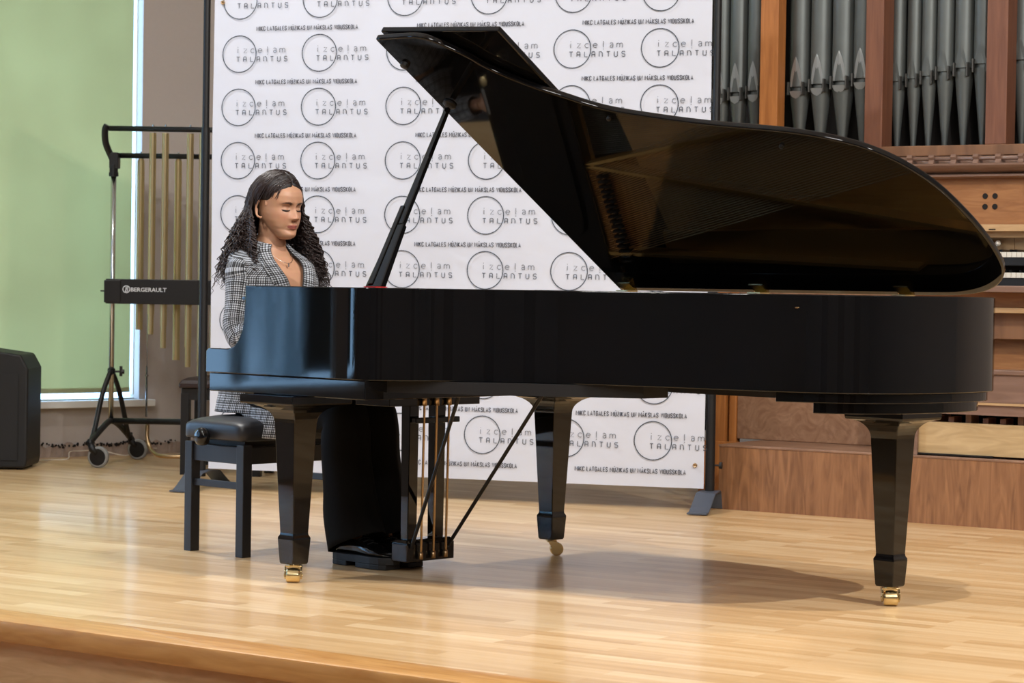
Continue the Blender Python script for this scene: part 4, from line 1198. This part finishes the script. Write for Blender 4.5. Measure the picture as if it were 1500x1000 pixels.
# ------------------------------------------------------------------ tubular chimes
chm = thing('tubular_chimes', 'tubular chimes of hanging brass tubes on a black wheeled stand', 'tubular chimes', (-2.14, 12.95, 0))
BARF, BARB = (-.06, 1.81), (.05, 1.66)
MB().tube([(-.05, -.05, 1.812), (1.15, -.05, 1.812)], .0145, 12).build('top_bar', M['blackmetal'], chm, smooth=True)
MB().tube([(-.02, .05, 1.672), (1.15, .05, 1.672)], .0145, 12).build('top_bar', M['blackmetal'], chm, smooth=True)
for x in (-.03, 1.13):
    jt = MB(); sgx = -1 if x < .5 else 1
    jt.tube(catmull([(x - sgx * -.030, -.05, 1.83), (x + sgx * .042, -.045, 1.80), (x + sgx * .040, -.03, 1.735), (x + sgx * .018, 0, 1.67), (x, .0, 1.63), (x, 0, 1.56)], 5), [.018] * 26, 12)
    jt.box(x - .022, x + .026, -.02, .06, 1.60, 1.685); jt.lathe([(.026, 1.555), (.026, 1.575), (.023, 1.58), (.023, 1.62)], (x, 0, 0), 'z', 14)
    jt.build('top_bracket', M['blackmetal'], chm, bevel=.003)
    MB().tube([(x, 0, .245), (x, 0, 1.60)], .0145, 14).build('pole', M['steel'], chm, smooth=True)
    cl2 = MB().lathe([(.017, .485), (.021, .488), (.021, .515), (.017, .518)], (x, 0, 0), 'z', 14); cl2.lathe([(.006, .0), (.006, .04), (.012, .042), (.012, .055), (.006, .056)], (x + .015, 0, .50), 'x', 8); cl2.box(x + .045, x + .06, -.006, .006, .475, .53)
    cl2.build('clamp', M['plastic'], chm)
    for sy in (-1, 1):
        a = MB().tube(catmull([(x + sgx * -.02 * 0, sy * .015, .505), (x - .02 * sy * 0 + sy * .03, sy * .10, .38), (x + sy * .055, sy * .22, .17), (x + sy * .06 - .01, sy * .29, .13)], 4), .0135, 10)
        a.build('leg', M['blackmetal'], chm, smooth=True)
    f = MB().tube(catmull([(x + .06 * -1 - .005, -.30, .125), (x - .02, -.16, .20), (x, 0, .232), (x + .02, .16, .20), (x + .06, .30, .125)], 5), .017, 10)
    f.build('base_arm', M['blackmetal'], chm, smooth=True)
    for sy in (-1, 1):
        cx_, cy_ = (x + sy * .055, sy * .315)
        ct = MB().lathe([(.013, .115), (.015, .118), (.015, .150), (.010, .152)], (cx_, cy_, 0), 'z', 12)
        ct.tube([(cx_, cy_, .13), (cx_ + .012, cy_, .10), (cx_ + .040, cy_ - .004, .075)], [.016, .022, .018], 10)
        cst = ct.build('caster', M['blackmetal'], chm, smooth=True)
        wx, wy = cx_ + .045, cy_
        th = radians(-12)
        w = MB().lathe([(.008, -.016), (.051, -.016), (.057, -.010), (.057, .010), (.051, .016), (.008, .016)], (0, 0, 0), 'y', 28)
        w.xf(Matrix.Translation((wx, wy, .0575)) @ Matrix.Rotation(th, 4, 'Z')).build('wheel', M['tyre'], cst, auto=40)
        w = MB().lathe([(.004, -.018), (.043, -.0185), (.045, -.015), (.045, .015), (.043, .0185), (.004, .018)], (0, 0, 0), 'y', 28)
        w.xf(Matrix.Translation((wx, wy, .0575)) @ Matrix.Rotation(th, 4, 'Z')).build('wheel_hub', M['plastic'], cst, auto=40)
MB().tube([(-.03, 0, .232), (1.13, 0, .232)], .0165, 12).build('lower_beam', M['blackmetal'], chm, smooth=True)
boxd = MB().box(-.052, 1.15, -.085, -.055, .868, 1.002); boxd.box(-.06, .03, -.09, .03, .875, .995)
db = boxd.build('damper_box', M['plastic'], chm, bevel=.003)
MB().lathe([(.004, 0), (.004, .02), (.009, .021), (.009, .028), (.001, .029)], (-.085, -.05, .936), 'x', 8).build('side_knob', M['plastic'], db)
lg = MB(); c0 = (.060, .947); yy = -.0862
rngp = arc(c0[0], c0[1], .0185, 0, 360, 28)
def flat(mb, pts, w):
    P_ = [Vector(p) for p in pts]; n = len(P_); L_, R_ = [], []
    for i in range(n):
        t = (P_[min(i + 1, n - 1)] - P_[max(i - 1, 0)]).normalized(); nn = Vector((-t.y, t.x)) * w / 2; L_.append(P_[i] + nn); R_.append(P_[i] - nn)
    mb.add([(q.x, yy, q.y) for q in L_ + R_], [(i, i + 1, n + i + 1, n + i) for i in range(n - 1)])
flat(lg, rngp, .0045)
for pl_ in ([(-.006, -.012), (.0, .012)], [(-.004, .012), (.006, .012), (.009, .006), (.0, .001)], [(.0, .001), (.008, -.002), (.006, -.010), (-.007, -.012)]): flat(lg, [(c0[0] + a, c0[1] + b) for a, b in pl_], .0042)
BV, BF = text_mesh('BERGERAULT', .192, .022, .02)
lg.add([(.084 + x, yy, .9355 + y) for x, y in BV], BF)
lg.build('printed_logo', M['logo'], db)
tubes = [(.222, 0, .695), (.322, -.05, .660), (.395, -.05, .590)]
front_x = [.195, .268, .4045, .4775, .552, .690, .765, .838]; back_x = [.130, .3365, .618, .905]
fb_ = [.748, .674, .545, .47, .41, .37, .35, .33]; bb_ = [.735, .578, .47, .38]
fx = [.205, .271, .4065, .472, .54, .675, .745, .81, .95, 1.02]
lens = {}
def ctube(x, y, z0, z1, first):
    t = MB().tube([(x, y, z0), (x, y, z1)], .0195, 22); t.lathe([(.0195, z1), (.012, z1 + .012), (.001, z1 + .014)], (x, y, 0), 'z', 18)
    return t
back_set = [(.110, .728), (.313, .566), (.60, .44), (.88, .36)]
front_set = [(.188, .813, .705), (.256, .748, .632), (.390, .640, .532), (.456, .56, .48), (.525, .52, .43), (.688, .46, .38), (.755, .43, .35), (.83, .41, .33)]
for i, (x, z0) in enumerate(back_set):
    ctube(x, .05, z0, 1.645, 1).build('chime_tube', M['chime'], chm, auto=40)
for i, (x, za, z0) in enumerate(front_set):
    t = MB().tube([(x, -.05, za), (x, -.05, 1.790)], .0185, 22); t.tube([(x, -.05, z0), (x, -.05, za)], .0150, 22)
    t.build('chime_tube', M['chime'], chm, auto=40)
sc = MB()
for x, _, _ in front_set: sc.lathe([(.006, 1.822), (.006, 1.835), (.001, 1.838)], (x, -.05, 0), 'z', 8)
for x, _ in back_set: sc.lathe([(.005, 1.684), (.005, 1.693), (.001, 1.695)], (x, .05, 0), 'z', 8)
sc.build('hanging_screws', M['steel'], chm)
rd = MB().tube([(.158, .03, .255), (.158, .03, .53)], .006, 8); rd.tube([(.158, .03, .50), (.158, .03, .88)], .0022, 6); rd.lathe([(.010, .475), (.010, .485)], (.158, .03, 0), 'z', 10)
rd.build('damper_rod', M['steel'], chm)
pt = MB().tube(catmull([(.165, .03, .215), (.166, .02, .14), (.19, -.01, .085), (.235, -.06, .055), (.29, -.09, .050), (.40, -.10, .050), (.5, -.10, .05)], 5), .0115, 12)
pt.build('pedal_tube', M['rod'], chm, smooth=True)
MB().box(.48, .62, -.13, -.07, .01, .055).build('pedal', M['blackmetal'], chm)

# ------------------------------------------------------------------ loudspeaker at the left edge
spk = thing('loudspeaker', 'black loudspeaker cabinet standing on the floor by the window', 'loudspeaker', (-2.52, 12.42, 0), 0)
prof = [(.004, .0), (.0, .05), (.008, .49), (.0, .53), (-.035, .598), (-.06, .606), (-.45, .66), (-.49, .60), (-.50, 0)]
prof = [(-.46, .01), (.0, .01), (.008, .05), (.010, .527), (-.030, .600), (-.30, .636), (-.43, .60), (-.47, .52)]
MB().prism(prof, 'y', -.02, .34).build('cabinet', M['speaker'], spk, bevel=.012, seg=3)
ft = MB()
for x in (-.42, -.04): ft.lathe([(.016, 0), (.016, .012)], (x, .04, 0), 'z', 10); ft.lathe([(.016, 0), (.016, .012)], (x, .28, 0), 'z', 10)
ft.build('foot', M['plastic'], spk)
MB().box(-.42, -.04, -.026, -.021, .05, .50).build('grille', M['speaker'], spk)

# second stool, behind the first bench by the wall
st2 = thing('wooden_stool', 'dark stool with reddish top standing behind the padded bench by the wall', 'stool', (-1.675, 12.42, 0), radians(-8))
for x in (.02, .40):
    for y in (-.13, .13): MB().box(x - .022, x + .022, y - .022, y + .022, 0, .42).build('leg', M['blacksatin'], st2, bevel=.002)
MB().box(0, .42, -.15, .15, .385, .445).build('apron', M['blacksatin'], st2, bevel=.003)
rings = []
for h, z in ((0, .447), (.0, .47), (.012, .486), (.04, .500), (.09, .508)): rings.append([(-.01 + h, -.17 + h, z), (.43 - h, -.17 + h, z), (.43 - h, .17 - h, z), (-.01 + h, .17 - h, z)])
MB().loft(rings).build('seat', plain('dark_red_vinyl', srgb(44, 26, 25), .5), st2, bevel=.008)
# white cable on the floor by the wall
cb = MB(); cpts = []
for px_, k in ((-.35, -.16), (0.0, -.20), (.13, -.195), (.20, -.10), (.30, -.05), (.42, -.05), (.55, -.12), (.66, -.05), (.8, -.045)): 
    q = wl(px_, k); cpts.append((q.x, q.y, .004 + (.03 if -.12 < k else 0)))
cb.tube(catmull(cpts, 6), .0035, 6)
tag(cb.build('cable', M['cable'], smooth=True), 'white cable lying along the foot of the wall under the window', 'cable')

# ------------------------------------------------------------------ organ
OA = atan2(-.543, .84)
OO = (.947, 10.817, 0)
pod = thing('organ_podium', 'low stained wooden podium that carries the organ', 'podium', OO, OA)
MB().box(0, 2.6, 0, .9, .0, .282).build('podium_body', M['podium'], pod)
MB().box(-.003, 2.6, -.003, .95, .282, .2935).build('podium_top', M['podium_top'], pod, bevel=.003)
org = thing('pipe_organ', 'wooden pipe organ with grey metal pipes and a two-manual console', 'organ', OO, OA)
ZP = .2945
def ob(name, mat, *bx, bevel=.003, parent=org, **kw):
    m = MB()
    for b in bx: m.box(*b)
    return m.build(name, mat, parent, bevel=bevel, **kw)
# lower case
ob('case_panel', M['ply_red'], (-.13, .93, .42, .45, ZP, 1.32))
ob('case_post', M['organ_orange'], (-.275, -.185, .40, .50, .0, 1.60))
ob('case_post', M['organ_orange'], (-.17, -.132, .41, .46, .0, 1.55), bevel=.006)
ob('case_plinth', M['organ_orange'], (-.30, -.02, .385, .40, 0, .28), (-.30, -.02, .36, .385, 0, .08))
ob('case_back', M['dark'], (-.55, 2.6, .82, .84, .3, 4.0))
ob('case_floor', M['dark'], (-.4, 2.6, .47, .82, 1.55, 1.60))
ob('case_panel', M['organ_gold'], (.56, 2.6, .452, .47, 1.30, 1.515))
for dx in (-.023, .023):
    for dz in (-.0235, .0235): MB().lathe([(.0125, -.001), (.0125, .008)], (1.092 + dx, .45, 1.403 + dz), 'y', 16).build('finger_hole', M['dark'], org)  # dark discs stand in for the shade inside the holes
ob('case_rail', M['organ'], (.565, 2.6, .447, .50, 1.608, 1.655))
# moulding with rod and little brackets
mo = MB()
mo.loft([[(x, y, z) for y, z in ((.50, 1.504), (.42, 1.506), (.405, 1.512), (.405, 1.520), (.425, 1.528), (.40, 1.534), (.37, 1.548), (.36, 1.560), (.37, 1.568), (.44, 1.575), (.45, 1.60), (.50, 1.606))] for x in (.3, 2.6)])
mo.build('cornice', M['organ_mould'], org, auto=30)
MB().tube([(.3, .395, 1.592), (2.6, .395, 1.592)], .010, 12).build('cornice_rod', M['organ_mould'], org, smooth=True)
for i in range(18):
    x = .42 + i * .1045
    b = MB().prism([(.45, 1.603), (.385, 1.610), (.375, 1.598), (.385, 1.585), (.375, 1.570), (.365, 1.566), (.45, 1.566)], 'x', x - .013, x + .013)
    b.build('cornice_bracket', M['organ_mould'], org, bevel=.002)
# upper posts
ob('upright', M['organ_orange'], (-.059, .034, .45, .53, 1.60, 4.0))
ob('upright', M['organ_red'], (.478, .566, .45, .565, 1.58, 4.0))
ob('upright', M['organ_red'], (1.062, 1.160, .45, .56, 1.655, 4.0))
ob('upright', M['organ_red'], (1.74, 1.84, .45, .56, 1.655, 4.0))
# pipes
def pipe(x, y, r, zm, toe, lips):
    root = MB()
    hm = .016
    n = 26
    root.lathe([(r, zm + hm), (r, 4.0)], (x, y, 0), 'z', n)
    root.lathe([(.008, toe), (r * .985, zm - .002)], (x, y, 0), 'z', n)
    root.lathe([(r * .80, zm - .01), (r * .80, zm + hm + .01)], (x, y, 0), 'z', 12)
    p = root.build('organ_pipe', M['pipe'], org, smooth=False, auto=40)
    # flattened upper lip as a pointed shield
    lp_ = MB(); hh = .14 if lips else .10; w = r * .60
    pts = []
    for k in range(13):
        t = k / 12; ww = w * (1 - t ** 1.8) ** .8 if t < 1 else 0
        z = zm + hm + hh * t
        pts.append((ww, z, t))
    L_ = [(x - a, y - r * (.86 + .13 * t) - .002, z) for a, z, t in pts]; C_ = [(x, y - r * (.90 + .11 * t) - .002, z) for a, z, t in pts]; R_ = [(x + a, y - r * (.86 + .13 * t) - .002, z) for a, z, t in pts]
    m = len(pts); lp_.add(L_ + C_ + R_, [(i, m + i, m + i + 1, i + 1) for i in range(m - 1)] + [(m + i, 2 * m + i, 2 * m + i + 1, m + i + 1) for i in range(m - 1)])
    lp_.build('upper_lip', M['pipelip'] if lips else M['pipe'], p)
    if lips:
        l2 = MB(); rr_2 = []
        for k in range(5):
            t = k / 4; rr_2.append([(x + w * cos(a) * sqrt(max(0, 1 - t * t)), y - r * (.93 - .10 * t) - .003, zm - .004 - .036 * t * 1 + 0 * a) for a in (pi, pi * .75, pi / 2, pi / 4, 0)])
        l2.loft(rr_2, cap=False, closed=False); l2.build('lower_lip', M['pipelip'], p)
    for sg in (-1, 1): MB().box(x + sg * (r * .72) - .003, x + sg * (r * .72) + .003, y - r * 1.18, y - r * .55, zm - .022, zm + hm + .022).build('pipe_ear', M['pipeear'], p)
Y0 = .60
for x, r, zm, toe, lips in ((-.335, .040, 1.915, 1.60, True), (-.245, .045, 1.92, 1.60, True), (-.150, .045, 1.925, 1.60, True),
                      (.078, .050, 1.935, 1.60, True), (.187, .051, 1.945, 1.60, True), (.301, .054, 1.955, 1.60, True), (.405, .05, 1.965, 1.60, True),
                      (.575, .036, 1.945, 1.62, False), (.655, .034, 1.955, 1.62, False), (.728, .036, 1.965, 1.62, False), (.808, .041, 1.982, 1.62, False), (.898, .044, 1.995, 1.62, False), (.990, .045, 2.01, 1.62, False),
                      (1.175, .046, 2.02, 1.62, False), (1.275, .046, 2.03, 1.62, False), (1.38, .046, 2.04, 1.62, False), (1.49, .046, 2.05, 1.62, False)):
    pipe(x, Y0, r, zm, toe, lips)
# console
cx0 = .84
ob('console_side', M['organ'], (cx0, cx0 + .04, .12, .45, ZP, 1.29))
ob('console_top', M['organ_light'], (cx0, 2.5, .16, .45, 1.262, 1.292))
ob('console_top', M['organ_light'], (cx0 + .01, 2.5, .20, .45, 1.236, 1.262))
MB().box(1.205, 1.235, .158, .1605, 1.268, 1.273).build('latch', M['dark'], org)
ob('stop_panel', M['organ_light'], (cx0 + .04, 1.283, .26, .28, 1.13, 1.236), (1.285, 2.5, .26, .28, 1.13, 1.236), bevel=.001)
for x, z, m in ((1.168, 1.222, 'ivory'), (1.19, 1.217, 'ebony'), (1.223, 1.212, 'knobglass')):
    MB().lathe([(.004, .26), (.004, .235), (.010, .232), (.013, .226), (.012, .218), (.001, .214)], (x, 0, z), 'y', 14).build('stop_knob', M[m], org, smooth=True)
for zk, yk in ((1.150, .10), (1.062, .04)):
    wk = MB(); bk = MB()
    for i in range(54):
        a = 1.13 + i * .0225
        wk.box(a + .0008, a + .0217, yk, yk + .14, zk, zk + .022)
        if i % 7 in (0, 1, 3, 4, 5): bk.box(a + .017, a + .028, yk + .05, yk + .14, zk + .022, zk + .034)
    mn = ob('manual', M['blacksatin'], (1.125, 2.4, yk + .004, yk + .20, zk - .035, zk))
    wk.build('white_keys', M['ivory'], mn, bevel=.001, seg=1); bk.build('black_keys', M['ebony'], mn)
ob('key_cheek', M['organ'], (1.05, 1.124, .05, .26, 1.04, 1.19), bevel=.01)
ob('key_ledge', M['organ_mould'], (cx0, 2.5, -.005, .26, 1.0, 1.028))
ob('knee_panel', M['organ_gold'], (cx0, 2.5, .10, .12, .935, 1.0))
ob('knee_rail', M['organ_light'], (cx0, 2.5, .07, .12, .912, .935))
ob('knee_panel', M['organ'], (cx0, 2.5, .13, .15, .80, .912))
ob('knee_panel', M['organ_gold'], (cx0, 2.5, .20, .22, .52, .80))
# pedalboard on the podium
pb = thing('organ_pedalboard', 'light plywood pedalboard standing on the podium under the organ console', 'pedalboard', OO, OA)
MB().box(.875, 2.35, .022, .04, ZP + .008, .440).build('pedal_frame', M['ply_light'], pb, bevel=.002)
MB().box(.90, 1.30, .012, .0215, ZP + .004, ZP + .010).build('floor_gap_strip', M['dark'], pb)  # dark strip put in as the shade of the gap on the podium
ft2 = MB()
for x in (.9, 2.3): ft2.box(x, x + .03, .022, .12, ZP, ZP + .012)
ft2.build('runner', M['ply_light'], pb)
for i in range(18):
    x = .93 + i * .078
    MB().box(x, x + .026, .04, .13, .432, .463 if i % 3 else .475).build('pedal', M['organ_red' if i % 3 else 'organ'], pb, bevel=.002)
MB().box(.875, 2.35, .04, .13, .36, .431).build('pedal_bed', M['dark'], pb)
# bench over the pedals
ben = thing('organ_bench', 'wide brown wooden organ bench in front of the organ console', 'bench', OO, OA)
MB().box(.92, 2.3, -.02, .0, .532, .652).build('bench_front', M['organ_mould'], ben, bevel=.002)
MB().box(.90, 2.32, -.03, .13, .652, .672).build('bench_seat', M['organ_mould'], ben, bevel=.004)
MB().box(.92, 2.3, -.024, -.016, .522, .532).build('bench_edge', M['organ_light'], ben)
MB().box(.92, 2.3, -.014, .0, .478, .522).build('bench_front', M['organ_mould'], ben)
for x in (.925, 2.26): MB().box(x, x + .035, .001, .018, ZP, .652).build('leg', M['organ_mould'], ben)
